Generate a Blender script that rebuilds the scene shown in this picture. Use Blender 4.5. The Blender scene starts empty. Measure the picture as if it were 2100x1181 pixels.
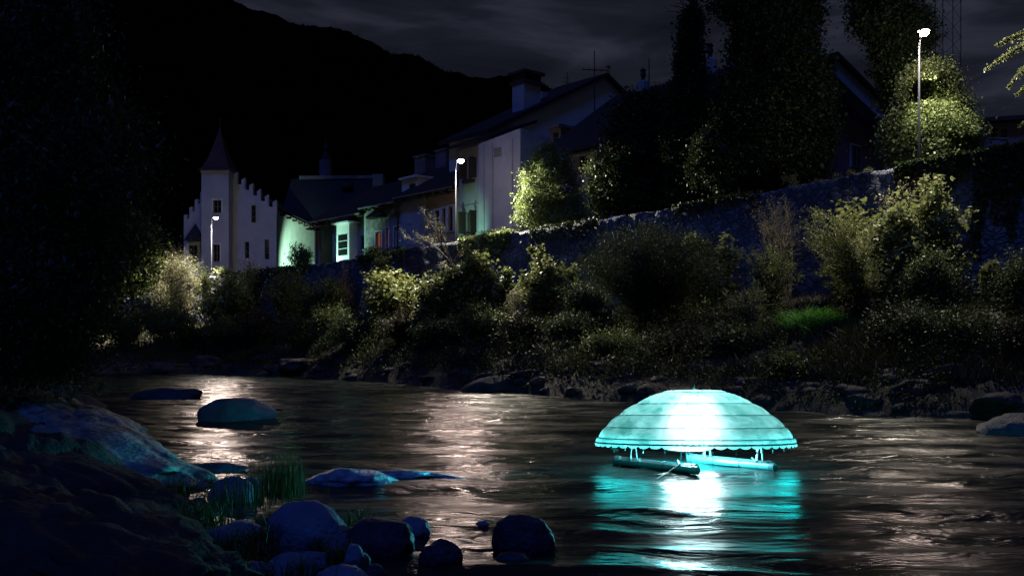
import bpy, bmesh, math, random
import numpy as np
from mathutils import Vector
random.seed(7); RNG = np.random.default_rng(7)
sc = bpy.context.scene
COL = sc.collection
R = math.radians

# ------------------------------------------------------------------ camera
FPX, HZ, CH = 2042.0, 712.0, 1.8          # focal length in photo pixels, horizon row, camera height
cd = bpy.data.cameras.new('camera'); cam = bpy.data.objects.new('camera', cd); COL.objects.link(cam)
cam.location = (0, 0, CH); cam.rotation_euler = (R(90), 0, 0)
cd.sensor_width = 36; cd.lens = 36 * FPX / 2100
cd.shift_y = (HZ - 590.5) / 2100
cd.clip_start = 0.1; cd.clip_end = 6000
sc.camera = cam

# ------------------------------------------------------------------ world (night sky with clouds)
w = bpy.data.worlds.new('World'); sc.world = w; w.use_nodes = True
nt = w.node_tree; nt.nodes.clear()
def N(t, **k):
    n = nt.nodes.new(t)
    for a, b in k.items(): setattr(n, a, b)
    return n
wo = N('ShaderNodeOutputWorld'); bg = N('ShaderNodeBackground')
sky = N('ShaderNodeTexSky', sky_type='NISHITA'); sky.sun_disc = False
sky.sun_elevation = R(55); sky.sun_rotation = R(200)
tc = N('ShaderNodeTexCoord'); mp = N('ShaderNodeMapping'); mp.inputs['Scale'].default_value = (3.4, 3.4, 16.0)
mp.inputs['Rotation'].default_value = (0.0, R(7), 0.0); mp.inputs['Location'].default_value = (0.35, 0, 0.9)
nz = N('ShaderNodeTexNoise'); nz.inputs['Scale'].default_value = 1.6; nz.inputs['Detail'].default_value = 7
nz.inputs['Roughness'].default_value = 0.52; nz.inputs['Distortion'].default_value = 0.5
cr = N('ShaderNodeValToRGB')
cr.color_ramp.elements[0].position = 0.36; cr.color_ramp.elements[0].color = (0.0060, 0.0074, 0.0125, 1)
cr.color_ramp.elements[1].position = 0.70; cr.color_ramp.elements[1].color = (0.040, 0.044, 0.066, 1)
e = cr.color_ramp.elements.new(0.52); e.color = (0.0135, 0.0155, 0.0255, 1)
mx = N('ShaderNodeMixRGB', blend_type='ADD'); mx.inputs[0].default_value = 0.0006
L = nt.links.new
L(tc.outputs['Generated'], mp.inputs[0]); L(mp.outputs[0], nz.inputs['Vector']); L(nz.outputs['Fac'], cr.inputs[0])
L(cr.outputs[0], mx.inputs[1]); L(sky.outputs[0], mx.inputs[2]); L(mx.outputs[0], bg.inputs[0])
bg.inputs[1].default_value = 0.68; L(bg.outputs[0], wo.inputs[0])

# ------------------------------------------------------------------ the one sun: dim blue night light
sd = bpy.data.lights.new('night_light', 'SUN'); so = bpy.data.objects.new('night_light', sd); COL.objects.link(so)
sd.energy = 0.46; sd.color = (0.05, 0.17, 1.0); sd.angle = R(9)
so.rotation_euler = (R(36), 0, R(-24))

# ------------------------------------------------------------------ render settings
sc.view_settings.view_transform = 'Standard'; sc.view_settings.look = 'None'
sc.view_settings.exposure = 0; sc.view_settings.gamma = 1
sc.cycles.use_denoising = True
try: sc.cycles.denoiser = 'OPENIMAGEDENOISE'
except Exception: pass
sc.cycles.max_bounces = 6; sc.cycles.diffuse_bounces = 2; sc.cycles.glossy_bounces = 3
sc.cycles.transmission_bounces = 4; sc.cycles.transparent_max_bounces = 6
sc.cycles.sample_clamp_indirect = 2.0; sc.cycles.sample_clamp_direct = 0
sc.cycles.caustics_reflective = False; sc.cycles.caustics_refractive = False

# ------------------------------------------------------------------ helpers: geometry of the place
U = np.array([-0.6557, 0.755, 0.0]); U /= np.linalg.norm(U)      # downstream along the river wall
NR = np.array([-U[1], U[0], 0.0])                                 # towards the river
P0 = np.array([15.7, 38.5, 0.0])                                  # wall face at the nearest lamp
def P(s, d=0.0, z=0.0):                                           # s along wall, d behind its river face
    p = P0 + U * s - NR * d
    return np.array([p[0], p[1], z])
def s_at(px, d=0.0):
    t = (px - 1050) / FPX; a = P0 - NR * d
    return (a[0] - t * a[1]) / (t * U[1] - U[0])
def W(px, py, Y):                                                 # point seen at a pixel, at distance Y
    return np.array([(px - 1050) / FPX * Y, Y, CH + (HZ - py) / FPX * Y])
def onwater(px, py, z=0.0):
    Y = (CH - z) * FPX / (py - HZ); return W(px, py, Y)
WT_S = [-40, -3, 0, 8.8, 15.7, 34.4, 36.2, 46.4, 63.6, 110]
WT_Z = [9.1, 8.96, 8.9, 8.56, 8.38, 8.16, 8.03, 7.85, 7.98, 7.9]
def walltop(s): return float(np.interp(s, WT_S, WT_Z))

def h3(ix, iy, iz, seed):
    n = (ix.astype(np.int64) * 73856093) ^ (iy.astype(np.int64) * 19349663) ^ (iz.astype(np.int64) * 83492791) ^ (seed * 2654435761)
    n = (n ^ (n >> 13)) * 1274126177 & 0x7fffffff
    n = (n ^ (n >> 16)) * 668265263 & 0x7fffffff
    return (n & 0xffff) / 65535.0
def vnoise(p, seed=0):
    p = np.asarray(p, float); i = np.floor(p); f = p - i; f = f * f * f * (f * (f * 6 - 15) + 10); i = i.astype(np.int64)
    r = 0
    for a in (0, 1):
        for b in (0, 1):
            for c in (0, 1):
                wgt = (f[..., 0] if a else 1 - f[..., 0]) * (f[..., 1] if b else 1 - f[..., 1]) * (f[..., 2] if c else 1 - f[..., 2])
                r = r + wgt * h3(i[..., 0] + a, i[..., 1] + b, i[..., 2] + c, seed)
    return r * 2 - 1
def fbm(p, oct=4, seed=0, gain=0.5):
    p = np.asarray(p, float); r = 0; a = 1.0
    for k in range(oct):
        r = r + a * vnoise(p * 2 ** k + 17.3 * k, seed + k); a *= gain
    return r

# ------------------------------------------------------------------ helpers: objects
def tag(o, label=None, cat=None, group=None, kind=None):
    if label: o['label'] = label
    if cat: o['category'] = cat
    if group: o['group'] = group
    if kind: o['kind'] = kind
    return o
def empty(name, loc, label, cat, group=None):
    o = bpy.data.objects.new(name, None); COL.objects.link(o); o.location = tuple(loc); o.empty_display_size = 0.3
    return tag(o, label, cat, group)
def root_loc(o):
    v = Vector((0, 0, 0))
    while o is not None: v += o.location; o = o.parent
    return np.array(v)
def mesh_np(name, V, F4, mat, parent=None, loc=None, smooth=False):
    """V (n,3) world coords, F4 (m,k) constant size faces"""
    V = np.asarray(V, float); F4 = np.asarray(F4, np.int32)
    off = root_loc(parent) if parent is not None else (np.array(loc, float) if loc is not None else np.zeros(3))
    me = bpy.data.meshes.new(name); k = F4.shape[1]
    me.vertices.add(len(V)); me.vertices.foreach_set('co', (V - off).astype(np.float32).ravel())
    me.loops.add(F4.size); me.loops.foreach_set('vertex_index', F4.ravel())
    me.polygons.add(len(F4)); me.polygons.foreach_set('loop_start', np.arange(len(F4), dtype=np.int32) * k)
    me.polygons.foreach_set('loop_total', np.full(len(F4), k, np.int32))
    if smooth: me.polygons.foreach_set('use_smooth', np.ones(len(F4), bool))
    me.update(calc_edges=True); me.validate()
    me.materials.append(mat)
    o = bpy.data.objects.new(name, me); COL.objects.link(o)
    if parent is not None: o.parent = parent
    elif loc is not None: o.location = tuple(loc)
    return o
class MB:
    def __init__(s): s.v = []; s.f = []
    def add(s, vs, fs):
        n = len(s.v); s.v += [tuple(map(float, v)) for v in vs]; s.f += [tuple(i + n for i in f) for f in fs]; return s
    def poly(s, vs): return s.add(vs, [tuple(range(len(vs)))])
    def hexa(s, b, t):       # bottom ring of 4, top ring of 4
        return s.add(list(b) + list(t), [(3, 2, 1, 0), (4, 5, 6, 7), (0, 1, 5, 4), (1, 2, 6, 5), (2, 3, 7, 6), (3, 0, 4, 7)])
    def prism(s, ring, vec):
        n = len(ring); vec = np.array(vec); r2 = [np.array(r) + vec for r in ring]
        return s.add(list(ring) + r2, [tuple(range(n))[::-1], tuple(range(n, 2 * n))] + [(i, (i + 1) % n, (i + 1) % n + n, i + n) for i in range(n)])
    def tube(s, pts, rad, n=6, cap=True):
        pts = [np.array(p, float) for p in pts]; m = len(pts)
        if not hasattr(rad, '__len__'): rad = [rad] * m
        base = len(s.v)
        for i, p in enumerate(pts):
            d = pts[min(i + 1, m - 1)] - pts[max(i - 1, 0)]; d = d / (np.linalg.norm(d) + 1e-9)
            a = np.cross(d, [0, 0, 1.0]);
            if np.linalg.norm(a) < 1e-3: a = np.array([1.0, 0, 0])
            a /= np.linalg.norm(a); b = np.cross(d, a)
            for k in range(n):
                t = 2 * math.pi * k / n; s.v.append(tuple(p + rad[i] * (a * math.cos(t) + b * math.sin(t))))
        for i in range(m - 1):
            for k in range(n):
                k2 = (k + 1) % n; s.f.append((base + i * n + k, base + i * n + k2, base + (i + 1) * n + k2, base + (i + 1) * n + k))
        if cap: s.f.append(tuple(base + k for k in range(n))[::-1]); s.f.append(tuple(base + (m - 1) * n + k for k in range(n)))
        return s
    def build(s, name, mat, parent=None, loc=None, smooth=False):
        off = root_loc(parent) if parent is not None else (np.array(loc, float) if loc is not None else np.zeros(3))
        me = bpy.data.meshes.new(name)
        me.from_pydata([(v[0] - off[0], v[1] - off[1], v[2] - off[2]) for v in s.v], [], s.f)
        bm = bmesh.new(); bm.from_mesh(me); bmesh.ops.recalc_face_normals(bm, faces=bm.faces); bm.to_mesh(me); bm.free()
        if smooth:
            for p in me.polygons: p.use_smooth = True
        me.materials.append(mat)
        o = bpy.data.objects.new(name, me); COL.objects.link(o)
        if parent is not None: o.parent = parent
        elif loc is not None: o.location = tuple(loc)
        return o

# ------------------------------------------------------------------ materials
def mat(name, col, rough=0.7, var=0.25, scale=3.0, bump=0.0, bscale=20.0, metal=0.0, col2=None, spec=0.4, emit=None, es=0.0, streak=None):
    m = bpy.data.materials.new(name); m.use_nodes = True; t = m.node_tree; p = t.nodes['Principled BSDF']; l = t.links.new
    tcn = t.nodes.new('ShaderNodeTexCoord'); mpp = t.nodes.new('ShaderNodeMapping')
    if streak: mpp.inputs['Scale'].default_value = streak
    l(tcn.outputs['Object'], mpp.inputs[0])
    n = t.nodes.new('ShaderNodeTexNoise'); n.inputs['Scale'].default_value = scale; n.inputs['Detail'].default_value = 6; n.inputs['Roughness'].default_value = 0.62
    l(mpp.outputs[0], n.inputs['Vector'])
    r = t.nodes.new('ShaderNodeValToRGB'); c2 = col2 or tuple(c * (1 - 2 * var) for c in col)
    r.color_ramp.elements[0].position = 0.33; r.color_ramp.elements[1].position = 0.67
    r.color_ramp.elements[0].color = (*c2, 1); r.color_ramp.elements[1].color = (*col, 1)
    l(n.outputs['Fac'], r.inputs[0]); l(r.outputs[0], p.inputs['Base Color'])
    p.inputs['Roughness'].default_value = rough; p.inputs['Metallic'].default_value = metal; p.inputs['Specular IOR Level'].default_value = spec
    if bump:
        b = t.nodes.new('ShaderNodeBump'); b.inputs['Strength'].default_value = bump; b.inputs['Distance'].default_value = 0.05
        n2 = t.nodes.new('ShaderNodeTexNoise'); n2.inputs['Scale'].default_value = bscale; n2.inputs['Detail'].default_value = 5
        l(tcn.outputs['Object'], n2.inputs['Vector']); l(n2.outputs['Fac'], b.inputs['Height']); l(b.outputs[0], p.inputs['Normal'])
    if emit: p.inputs['Emission Color'].default_value = (*emit, 1); p.inputs['Emission Strength'].default_value = es
    return m
def leafmat(name, c1, c2, rough=0.45, trans=0.3, spec=0.4):
    m = bpy.data.materials.new(name); m.use_nodes = True; t = m.node_tree; p = t.nodes['Principled BSDF']; l = t.links.new; o = t.nodes['Material Output']
    g = t.nodes.new('ShaderNodeNewGeometry'); r = t.nodes.new('ShaderNodeValToRGB')
    r.color_ramp.elements[0].color = (*c1, 1); r.color_ramp.elements[1].color = (*c2, 1)
    l(g.outputs['Random Per Island'], r.inputs[0]); l(r.outputs[0], p.inputs['Base Color'])
    p.inputs['Roughness'].default_value = rough; p.inputs['Specular IOR Level'].default_value = spec
    tr = t.nodes.new('ShaderNodeBsdfTranslucent'); l(r.outputs[0], tr.inputs[0])
    mxs = t.nodes.new('ShaderNodeMixShader'); mxs.inputs[0].default_value = trans
    l(p.outputs[0], mxs.inputs[1]); l(tr.outputs[0], mxs.inputs[2]); l(mxs.outputs[0], o.inputs[0])
    return m
def emis(name, col, s):
    m = bpy.data.materials.new(name); m.use_nodes = True; p = m.node_tree.nodes['Principled BSDF']
    p.inputs['Base Color'].default_value = (0.8, 0.8, 0.8, 1); p.inputs['Emission Color'].default_value = (*col, 1); p.inputs['Emission Strength'].default_value = s
    return m
M = {}
M['rock'] = mat('river_rock', (0.13, 0.19, 0.30), 0.6, 0.22, 2.2, 0.6, 26, col2=(0.07, 0.10, 0.19))  # blue light falling on the boulders is put into this colour
M['rock_bright'] = mat('blue_lit_rock', (0.22, 0.38, 0.55), 0.35, 0.35, 5, 1.0, 14, col2=(0.03, 0.07, 0.16), spec=.6)  # lighter, bluer copy of the rock, with the light on it painted in
M['rock_wet'] = mat('wet_rock', (0.04, 0.05, 0.09), 0.6, 0.3, 3, 0.7, 22, col2=(0.012, 0.016, 0.03), spec=0.25)
M['rock_warm'] = mat('grey_brown_rock', (0.075, 0.06, 0.055), 0.85, 0.3, 3, 0.9, 14, col2=(0.015, 0.013, 0.013))
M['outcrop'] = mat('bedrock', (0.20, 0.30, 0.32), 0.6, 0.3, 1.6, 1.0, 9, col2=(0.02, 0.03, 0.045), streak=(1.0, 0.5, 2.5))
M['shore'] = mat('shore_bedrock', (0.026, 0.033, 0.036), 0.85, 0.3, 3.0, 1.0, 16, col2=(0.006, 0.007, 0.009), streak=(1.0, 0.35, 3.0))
M['soil'] = mat('bank_soil', (0.045, 0.038, 0.028), 0.95, 0.3, 2, 0.8, 6)
M['street'] = mat('street_paving', (0.06, 0.06, 0.06), 0.85, 0.2, 4, 0.2, 20)
M['plaster'] = mat('pale_plaster', (0.46, 0.48, 0.54), 0.9, 0.10, 0.9, 0.15, 12)
M['plaster_white'] = mat('white_plaster', (0.66, 0.64, 0.66), 0.9, 0.08, 0.8, 0.12, 12)
M['plaster_grey'] = mat('weathered_plaster', (0.36, 0.35, 0.38), 0.9, 0.16, 1.1, 0.2, 10, streak=(1, 1, 0.35))
M['plaster_tan'] = mat('tan_plaster', (0.50, 0.36, 0.26), 0.9, 0.12, 1.5, 0.15, 12)
M['plaster_green'] = mat('green_tinted_plaster', (0.42, 0.47, 0.42), 0.9, 0.12, 1.2, 0.15, 12)  # own tone of the low house; elsewhere green light put into the colour
M['fresco'] = mat('frescoed_plaster', (0.50, 0.46, 0.46), 0.9, 0.3, 2.6, 0.1, 12, col2=(0.13, 0.12, 0.14))
M['plaster_dark'] = mat('dark_plaster', (0.20, 0.17, 0.20), 0.9, 0.15, 1.0, 0.15, 12)
M['plaster_pink'] = mat('pinkish_plaster', (0.42, 0.30, 0.28), 0.9, 0.1, 1.0)
M['tile'] = mat('roof_tiles', (0.035, 0.030, 0.032), 0.85, 0.3, 5, 0.5, 8)
M['tile_red'] = mat('red_brown_shingles', (0.13, 0.055, 0.05), 0.8, 0.25, 5, 0.4, 14)
M['wood'] = mat('dark_wood', (0.06, 0.045, 0.035), 0.7, 0.2, 6, 0.2, 20)
M['woodlight'] = mat('weathered_wood', (0.22, 0.19, 0.15), 0.7, 0.2, 6, 0.2, 20)
M['white'] = mat('white_paint', (0.72, 0.72, 0.72), 0.5, 0.05, 4)
M['glass'] = mat('dark_glass', (0.012, 0.014, 0.018), 0.12, 0.2, 2, spec=0.6)
M['metal'] = mat('galvanised_metal', (0.35, 0.36, 0.38), 0.4, 0.1, 6, metal=0.7)
M['pole'] = mat('painted_steel', (0.016, 0.018, 0.03), 0.6, 0.1, 6, metal=0.0, spec=.2)
M['dark'] = mat('dark_metal', (0.03, 0.03, 0.035), 0.5, 0.1, 6)
M['bark'] = mat('bark', (0.10, 0.08, 0.06), 0.9, 0.3, 6, 0.6, 16)
M['twig'] = mat('pale_twigs', (0.26, 0.20, 0.15), 0.8, 0.2, 8)
M['lamp'] = emis('lamp_glass', (1.0, 0.82, 0.68), 60)
M['orange_lit'] = mat('lit_curtain', (0.5, 0.2, 0.1), 0.8, 0.2, 3, emit=(1.0, 0.30, 0.10), es=0.14)
M['pink_lit'] = mat('lit_blind', (0.5, 0.3, 0.25), 0.8, 0.2, 3, emit=(0.9, 0.38, 0.33), es=0.10)
M['blue_sign'] = mat('lit_blue_pane', (0.1, 0.1, 0.4), 0.8, 0.2, 3, emit=(0.1, 0.15, 1.0), es=0.5)
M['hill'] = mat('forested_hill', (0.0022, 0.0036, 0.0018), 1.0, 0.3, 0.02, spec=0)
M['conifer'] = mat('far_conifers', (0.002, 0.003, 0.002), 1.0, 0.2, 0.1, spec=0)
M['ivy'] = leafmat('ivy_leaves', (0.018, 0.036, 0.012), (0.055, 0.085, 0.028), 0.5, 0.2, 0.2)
M['ivy_pale'] = leafmat('lamplit_ivy_leaves', (0.11, 0.17, 0.05), (0.33, 0.38, 0.16), 0.5, 0.3, 0.35)  # paler copy of the ivy, lamplight put into the leaf colour
M['leaf'] = leafmat('shrub_leaves', (0.05, 0.08, 0.02), (0.16, 0.19, 0.06), 0.5, 0.35)
M['maple'] = leafmat('maple_leaves', (0.11, 0.14, 0.035), (0.27, 0.29, 0.11), 0.5, 0.35)
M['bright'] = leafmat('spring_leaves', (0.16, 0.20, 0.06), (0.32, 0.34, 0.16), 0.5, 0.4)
M['willow'] = leafmat('willow_leaves', (0.035, 0.055, 0.02), (0.085, 0.11, 0.045), 0.6, 0.3)
M['pale'] = leafmat('silvery_leaves', (0.20, 0.20, 0.11), (0.42, 0.40, 0.24), 0.6, 0.3)
M['redleaf'] = leafmat('reddish_leaves', (0.10, 0.05, 0.03), (0.20, 0.11, 0.07), 0.6, 0.3)
M['darkleaf'] = leafmat('dark_tree_leaves', (0.018, 0.05, 0.028), (0.06, 0.13, 0.065), 0.5, 0.3, 0.4)
M['cover'] = leafmat('undergrowth_leaves', (0.016, 0.024, 0.008), (0.055, 0.07, 0.022), 0.6, 0.3, .2)
M['vivid'] = leafmat('vivid_grass', (0.04, 0.16, 0.02), (0.12, 0.36, 0.05), 0.5, 0.4)
M['grass'] = leafmat('grass_blades', (0.03, 0.06, 0.015), (0.10, 0.16, 0.04), 0.5, 0.4)
M['grass_dry'] = leafmat('bank_grass', (0.015, 0.016, 0.006), (0.05, 0.05, 0.022), 0.6, 0.3)

def wallmat():
    m = bpy.data.materials.new('rubble_masonry'); m.use_nodes = True; t = m.node_tree; p = t.nodes['Principled BSDF']; l = t.links.new
    tcn = t.nodes.new('ShaderNodeTexCoord'); mpp = t.nodes.new('ShaderNodeMapping'); mpp.inputs['Rotation'].default_value = (0, 0, R(-131))
    mpp.inputs['Scale'].default_value = (1, 1, 1.35)
    nn = t.nodes.new('ShaderNodeTexNoise'); nn.inputs['Scale'].default_value = 1.6; nn.inputs['Detail'].default_value = 4; l(tcn.outputs['Object'], nn.inputs['Vector'])
    ad = t.nodes.new('ShaderNodeVectorMath'); ad.operation = 'MULTIPLY_ADD'; ad.inputs[1].default_value = (0.5, 0.5, 0.5)
    l(nn.outputs['Color'], ad.inputs[0]); l(tcn.outputs['Object'], ad.inputs[2]); l(ad.outputs[0], mpp.inputs[0])
    v = t.nodes.new('ShaderNodeTexVoronoi'); v.feature = 'DISTANCE_TO_EDGE'; v.inputs['Scale'].default_value = 2.9; l(mpp.outputs[0], v.inputs['Vector'])
    v2 = t.nodes.new('ShaderNodeTexVoronoi'); v2.inputs['Scale'].default_value = 2.9; l(mpp.outputs[0], v2.inputs['Vector'])
    cc = t.nodes.new('ShaderNodeValToRGB'); cc.color_ramp.elements[0].color = (0.085, 0.10, 0.14, 1); cc.color_ramp.elements[1].color = (0.20, 0.22, 0.28, 1)
    sp = t.nodes.new('ShaderNodeSeparateColor'); l(v2.outputs['Color'], sp.inputs[0]); l(sp.outputs[0], cc.inputs[0])
    rr = t.nodes.new('ShaderNodeValToRGB'); rr.color_ramp.elements[0].position = 0.01; rr.color_ramp.elements[1].position = 0.14
    l(v.outputs['Distance'], rr.inputs[0])
    mm = t.nodes.new('ShaderNodeMixRGB'); mm.inputs[1].default_value = (0.06, 0.065, 0.08, 1); l(rr.outputs[0], mm.inputs[0]); l(cc.outputs[0], mm.inputs[2])
    # damp stains
    n3 = t.nodes.new('ShaderNodeTexNoise'); n3.inputs['Scale'].default_value = 0.35; n3.inputs['Detail'].default_value = 5; l(tcn.outputs['Object'], n3.inputs['Vector'])
    r3 = t.nodes.new('ShaderNodeValToRGB'); r3.color_ramp.elements[0].position = 0.35; r3.color_ramp.elements[0].color = (0.35, 0.35, 0.35, 1); r3.color_ramp.elements[1].position = 0.6
    l(n3.outputs['Fac'], r3.inputs[0]); m3 = t.nodes.new('ShaderNodeMixRGB'); m3.blend_type = 'MULTIPLY'; m3.inputs[0].default_value = 1
    l(mm.outputs[0], m3.inputs[1]); l(r3.outputs[0], m3.inputs[2]); l(m3.outputs[0], p.inputs['Base Color'])
    p.inputs['Roughness'].default_value = 0.8
    b = t.nodes.new('ShaderNodeBump'); b.inputs['Strength'].default_value = 0.7; b.inputs['Distance'].default_value = 0.06
    l(rr.outputs[0], b.inputs['Height']); l(b.outputs[0], p.inputs['Normal'])
    return m
M['masonry'] = wallmat()

def watermat():
    m = bpy.data.materials.new('river_water'); m.use_nodes = True; t = m.node_tree; p = t.nodes['Principled BSDF']; l = t.links.new
    p.inputs['Base Color'].default_value = (0.007, 0.013, 0.013, 1); p.inputs['IOR'].default_value = 1.33
    p.inputs['Specular IOR Level'].default_value = 0.5
    tcn = t.nodes.new('ShaderNodeTexCoord')
    a = t.nodes.new('ShaderNodeMapping'); a.inputs['Scale'].default_value = (0.55, 1.3, 1); a.inputs['Rotation'].default_value = (0, 0, R(12)); l(tcn.outputs['Object'], a.inputs[0])
    n1 = t.nodes.new('ShaderNodeTexNoise'); n1.inputs['Scale'].default_value = 0.8; n1.inputs['Detail'].default_value = 4; n1.inputs['Distortion'].default_value = 0.6; l(a.outputs[0], n1.inputs['Vector'])
    mr = t.nodes.new('ShaderNodeMapRange'); mr.inputs['From Min'].default_value = 0.35; mr.inputs['From Max'].default_value = 0.65
    mr.inputs['To Min'].default_value = 0.13; mr.inputs['To Max'].default_value = 0.36; l(n1.outputs['Fac'], mr.inputs['Value']); l(mr.outputs[0], p.inputs['Roughness'])
    n2 = t.nodes.new('ShaderNodeTexNoise'); n2.inputs['Scale'].default_value = 3.5; n2.inputs['Detail'].default_value = 6; n2.inputs['Roughness'].default_value = 0.6; n2.inputs['Distortion'].default_value = 0.8
    l(a.outputs[0], n2.inputs['Vector'])
    n4 = t.nodes.new('ShaderNodeTexNoise'); n4.inputs['Scale'].default_value = 1.3; n4.inputs['Detail'].default_value = 3; n4.inputs['Distortion'].default_value = 1.6; l(a.outputs[0], n4.inputs['Vector'])
    b0 = t.nodes.new('ShaderNodeBump'); b0.inputs['Strength'].default_value = 0.6; b0.inputs['Distance'].default_value = 0.12; l(n4.outputs['Fac'], b0.inputs['Height'])
    b = t.nodes.new('ShaderNodeBump'); l(b0.outputs[0], b.inputs['Normal']); b.inputs['Strength'].default_value = 0.28; b.inputs['Distance'].default_value = 0.05; l(n2.outputs['Fac'], b.inputs['Height']); l(b.outputs[0], p.inputs['Normal'])
    return m
M['water'] = watermat()

# ------------------------------------------------------------------ lamp light builders
def light(kind, name, loc, energy, col, parent=None, **k):
    d = bpy.data.lights.new(name, kind); d.energy = energy; d.color = col
    for a, b in k.items():
        if a != 'aim': setattr(d, a, b)
    o = bpy.data.objects.new(name, d); COL.objects.link(o)
    if 'aim' in k: o.rotation_euler = Vector(k['aim']).to_track_quat('-Z', 'Y').to_euler()
    if parent is not None: o.parent = parent; loc = np.array(loc) - root_loc(parent)
    o.location = tuple(loc); return o
#__SETTING__
# ================================================================== SETTING
# water edge of the far bank (X, Y), from upstream right to downstream left
EDGE = np.array([(34, 6), (20, 17.5), (12.75, 24.8), (9.5, 27.3), (6.6, 29.9), (2.6, 35.5), (-1.0, 41.8), (-7.4, 52.5), (-13.9, 62.5), (-20, 67), (-27, 69.5), (-45, 73), (-90, 78)], float)
WALLB = np.array([tuple(P(s)[:2]) for s in (-34, -12, -3, 1, 6, 14, 24, 37, 50, 60, 68, 85, 110)])
def resample(poly, n):
    d = np.r_[0, np.cumsum(np.linalg.norm(np.diff(poly, axis=0), axis=1))]
    return poly, d
NA, NB = 260, 34
k_ = np.linspace(0, len(EDGE) - 1, NA)
Ex = np.c_[np.interp(k_, range(len(EDGE)), EDGE[:, 0]), np.interp(k_, range(len(EDGE)), EDGE[:, 1])]
Wx = np.c_[np.interp(k_, range(len(WALLB)), WALLB[:, 0]), np.interp(k_, range(len(WALLB)), WALLB[:, 1])]
tt = np.linspace(-0.12, 1.05, NB)
def bank_pt(ka, t):
    """ka index along edge (0..12), t 0 at water, 1 at wall foot"""
    e = np.array([np.interp(ka, range(len(EDGE)), EDGE[:, 0]), np.interp(ka, range(len(EDGE)), EDGE[:, 1])])
    q = np.array([np.interp(ka, range(len(WALLB)), WALLB[:, 0]), np.interp(ka, range(len(WALLB)), WALLB[:, 1])])
    xy = e + (q - e) * t
    return np.array([xy[0], xy[1], bank_z(t)])
def bank_z(t): return np.where(t < 0, t * 6, 3.6 * np.clip(t, 0, 2) ** 0.75)
XY = Ex[:, None, :] + (Wx - Ex)[:, None, :] * tt[None, :, None]
Z = np.broadcast_to(bank_z(tt)[None, :], XY.shape[:2]).copy()
PP = np.dstack([XY, np.zeros(XY.shape[:2])])
Z += (fbm(PP * 0.8, 5, 3) * 0.35 * np.clip(tt + 0.12, 0.1, 1)[None, :]) + np.abs(fbm(PP * 2.2, 3, 9)) * 0.22
V = np.dstack([XY, Z]).reshape(-1, 3)
I = np.arange(NA * NB).reshape(NA, NB)
def gridfaces(I): return np.stack([I[:-1, :-1], I[1:, :-1], I[1:, 1:], I[:-1, 1:]], -1).reshape(-1, 4)
tag(mesh_np('riverbank', V, gridfaces(I), M['soil'], smooth=True), kind='structure')
def bank_at(px, t):
    """bank point seen in column px at fraction t of the slope"""
    ks = np.linspace(0, 12, 481); best = min(ks, key=lambda k: abs(bank_pt(k, t)[0] / bank_pt(k, t)[1] - (px - 1050) / FPX))
    return bank_pt(best, t)

# street level behind the wall, out to the hills
g = MB(); a_, b_ = P(-60, 0.5, 7.2), P(140, 0.5, 7.2)
g.poly([a_, P(-60, 1200, 7.2), P(1500, 1200, 7.2), P(1500, 0.5, 7.2)]); tag(g.build('street', M['street']), kind='structure')
g = MB(); g.poly([(-2500, -600, -1.0), (2500, -600, -1.0), (2500, 2600, -1.0), (-2500, 2600, -1.0)]); tag(g.build('ground', M['soil']), kind='structure')

# near bank ---------------------------------------------------------
NE = np.array([(0.4, 2.0), (-1.2, 5.5), (-2.3, 7.84), (-3.1, 10.1), (-4.1, 11.9), (-4.8, 13.5), (-6.6, 17.5), (-8.6, 21.9), (-12.7, 31), (-24, 52), (-60, 68), (-120, 74)], float)
def near_edge_x(Y): return np.interp(Y, NE[:, 1], NE[:, 0])
def near_z(X, Y):
    d = near_edge_x(Y) - X                                        # metres inland (to the left)
    base = np.where(d > 0, 0.02 + 0.27 * np.clip(d, 0, 3.2) + 0.16 * np.clip(d - 3.2, 0, 20), d * 0.5)
    foot = np.clip((9.5 - Y) / 3.5, 0, 1)
    base = base * (1 - 0.35 * foot)
    p = np.stack([X, Y, X * 0], -1)
    rough = fbm(p * 0.7, 6, 21, .6) * 0.12 + np.abs(fbm(np.stack([X * 1.5 + Y * 0.7, Y * 0.6, X * 0], -1), 4, 31)) * 0.13
    return np.maximum(base + rough * np.clip(d + 0.4, 0.1, 1.3), -0.8)
ys = np.concatenate([np.linspace(-3, 24, 260), np.linspace(24.3, 78, 90)])
us = np.concatenate([np.linspace(-0.8, 8, 130), np.linspace(8.4, 60, 40)])
YY, UU = np.meshgrid(ys, us, indexing='ij'); XX = near_edge_x(YY) - UU
V = np.dstack([XX, YY, near_z(XX, YY)]).reshape(-1, 3); I = np.arange(V.shape[0]).reshape(len(ys), len(us))
tag(mesh_np('near_riverbank', V, gridfaces(I), M['shore'], smooth=True), kind='structure')

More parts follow.
